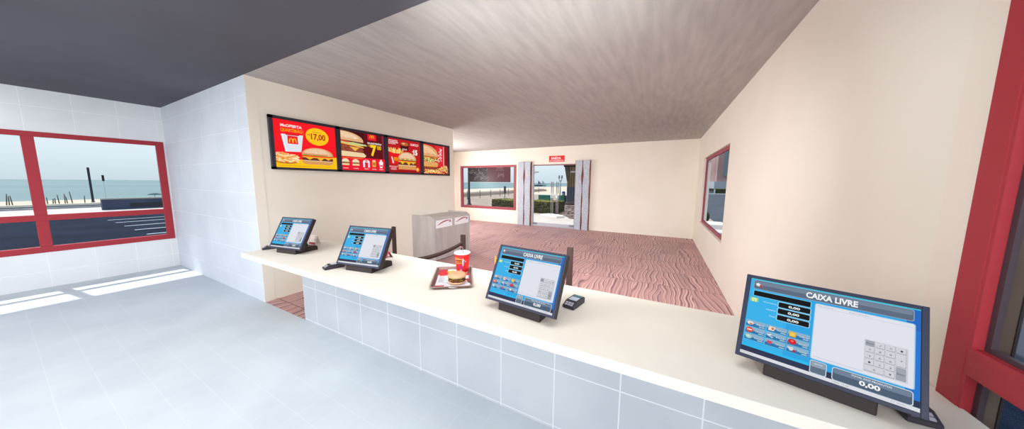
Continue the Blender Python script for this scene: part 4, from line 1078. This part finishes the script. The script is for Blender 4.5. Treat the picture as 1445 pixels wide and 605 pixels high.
# --- through the right windows
r = empty('brick_building', 'long pinkish building with a pale ground floor band across the road', 'building', (16, 64, ZG), 0)
MB().box(-6.0, 30, 8, 20, 2.4, 14, noisy('pinkish_wall', '#8a6e6e', '#a08484', .3, .9)).build('upper_wall', r)
MB().box(-6.4, 30, 7.4, 20, .9, 2.4, mat('#9aa2aa', .8)).build('pale_band', r); MB().box(-6.0, 30, 8, 20, 0, .9, mat('#4a4c52', .8)).build('lower_wall', r)
b = MB()
for k in range(8): b.box(-5 + k * 2.6, -4.2 + k * 2.6, 7.95, 8.0, 3.5, 12, mat('#6e7a84', .5))
b.build('windows', r)
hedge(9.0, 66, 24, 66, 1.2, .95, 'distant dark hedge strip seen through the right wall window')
r = empty('guard_rail', 'white guard rail with thin posts beyond the road outside the right wall window', 'rail', (6, 63, ZG))
MB().box(0, 16, -.04, .04, .0, .16, mat('#d8dade', .7)).build('rail', r)
for k in range(5): MB().box(2.5 + k * 3, 2.7 + k * 3, -.05, .05, .16, .9, mat('#c8cace', .7)).build('rail_post', r)
r = empty('porch_column', 'square taupe porch column just outside the right wall window', 'column', (1.26, 11.25, ZG))
MB().box(-.12, .07, -.2, .2, .12, 3.1, mat('#7a6c62', .8)).build('column_shaft', r); MB().box(-.14, .09, -.22, .22, 0, .12, mat('#a89c92', .8)).build('column_foot', r)
for i, (x, y, s) in enumerate([(2.05, 14.4, .35), (1.85, 11.9, .28)]):
    b = MB(); b.box(-s, s, -s * 1.6, s * 1.6, 0, .22, mat('#c9c6c4', .8)); o = b.build('concrete_block', bevel=.03); o.location = (x, y, ZG)
    prop(o, ['pale concrete block farther along the road outside the right wall window', 'pale concrete block nearest the right wall window'][i], 'block', 'concrete blocks')
b = MB(); b.lathe([(.08, 0), (.16, .2), (.15, .42), (.05, .55)], GRASSD, n=12, wob=lambda a, r, z: (r * (1 + .2 * math.sin(5 * a)), z)); o = b.build('small_shrub'); o.location = (1.95, 16.2, ZG)
prop(o, 'small dark green shrub beside the taupe porch column', 'shrub')

# ------------------------------------------------------------------ light
def area(name, loc, rot, sx, sy, power, col=(1, 1, 1)):
    l = bpy.data.lights.new(name, 'AREA'); l.shape = 'RECTANGLE'; l.size = sx; l.size_y = sy; l.energy = power; l.color = col
    o = bpy.data.objects.new(name, l); COL.objects.link(o); o.location = loc; o.rotation_euler = rot; return o
area('kitchen_ceiling_fill', (-4.9, -1.0, 3.02), (0, 0, 0), 6.6, 1.6, 85, (1, .985, .96))  # added fill light out of view, brightens the kitchen; no fixture there
area('back_wall_fill', (-3.2, -3.1, 1.9), (PI / 2 + .12, 0, 0), 8.0, 1.8, 165, (1, .985, .96))  # added fill light behind the camera, aimed through to the dining room
area('right_side_fill', (.88, -1.6, 1.9), (PI / 2, 0, PI / 2 - .45), 1.8, 1.6, 85, (1, .985, .96))  # added unseen fill light, brightens the menu wall side
tl = area('counter_fill', (-1.85, .52, 2.90), (.42, 0, .483), 5.2, .8, 50, (1, .99, .97))  # added strip of fill light above the frame, tilted over the counter
tl.data.spread = math.radians(140)
tl = area('dining_fill', (-.75, 1.35, 2.86), Vector((-1.6, 7.0, -4.0)).to_track_quat('-Z', 'Y').to_euler(), 1.8, .25, 106, (1, .99, .97))  # added out-of-view beam to brighten the dining room, not a fitted lamp
tl.data.spread = math.radians(104)
area('alcove_ceiling_fill', (-7.0, 6.9, 3.02), (0, -.35, 0), 2.2, 1.8, 110, (1, .99, .97))  # added fill light hidden behind the menu wall
area('alcove_wall_fill', (-8.35, 7.6, 1.75), (0, -PI / 2 - .2, -.1), 1.0, 1.6, 175, (1, .99, .97))  # added hidden fill light facing across the dining room, lifts its far ceiling
sun = bpy.data.lights.new('sun', 'SUN'); sun.energy = 4.6; sun.angle = .02; sun.color = (1, .97, .92)
so = bpy.data.objects.new('sun', sun); COL.objects.link(so)
dv = Vector((.636, .095, -1)).normalized(); so.rotation_euler = dv.to_track_quat('-Z', 'Y').to_euler()
w = bpy.data.worlds.new('sky'); S.world = w; w.use_nodes = True; nt = w.node_tree
bg_ = nt.nodes['Background']; tc = N(nt, 'ShaderNodeTexCoord'); sp = N(nt, 'ShaderNodeSeparateXYZ'); nt.links.new(tc.outputs['Generated'], sp.inputs[0])
c = ramp(nt, math_(nt, 'ADD', math_(nt, 'MULTIPLY', sp.outputs[2], .5), .5), [(.49, '#b9c4c8'), (.5, '#cbdae2'), (.53, '#e0ecf3'), (.60, '#e0edf7'), (.8, '#c4dcf2')])
nt.links.new(c, bg_.inputs[0]); bg_.inputs[1].default_value = 1.07
S.view_settings.view_transform = 'Standard'; S.view_settings.look = 'None'; S.view_settings.exposure = 0; S.view_settings.gamma = 1
S.view_settings.use_curve_mapping = False
S.cycles.max_bounces = 12; S.cycles.diffuse_bounces = 8
S.cycles.use_denoising = True
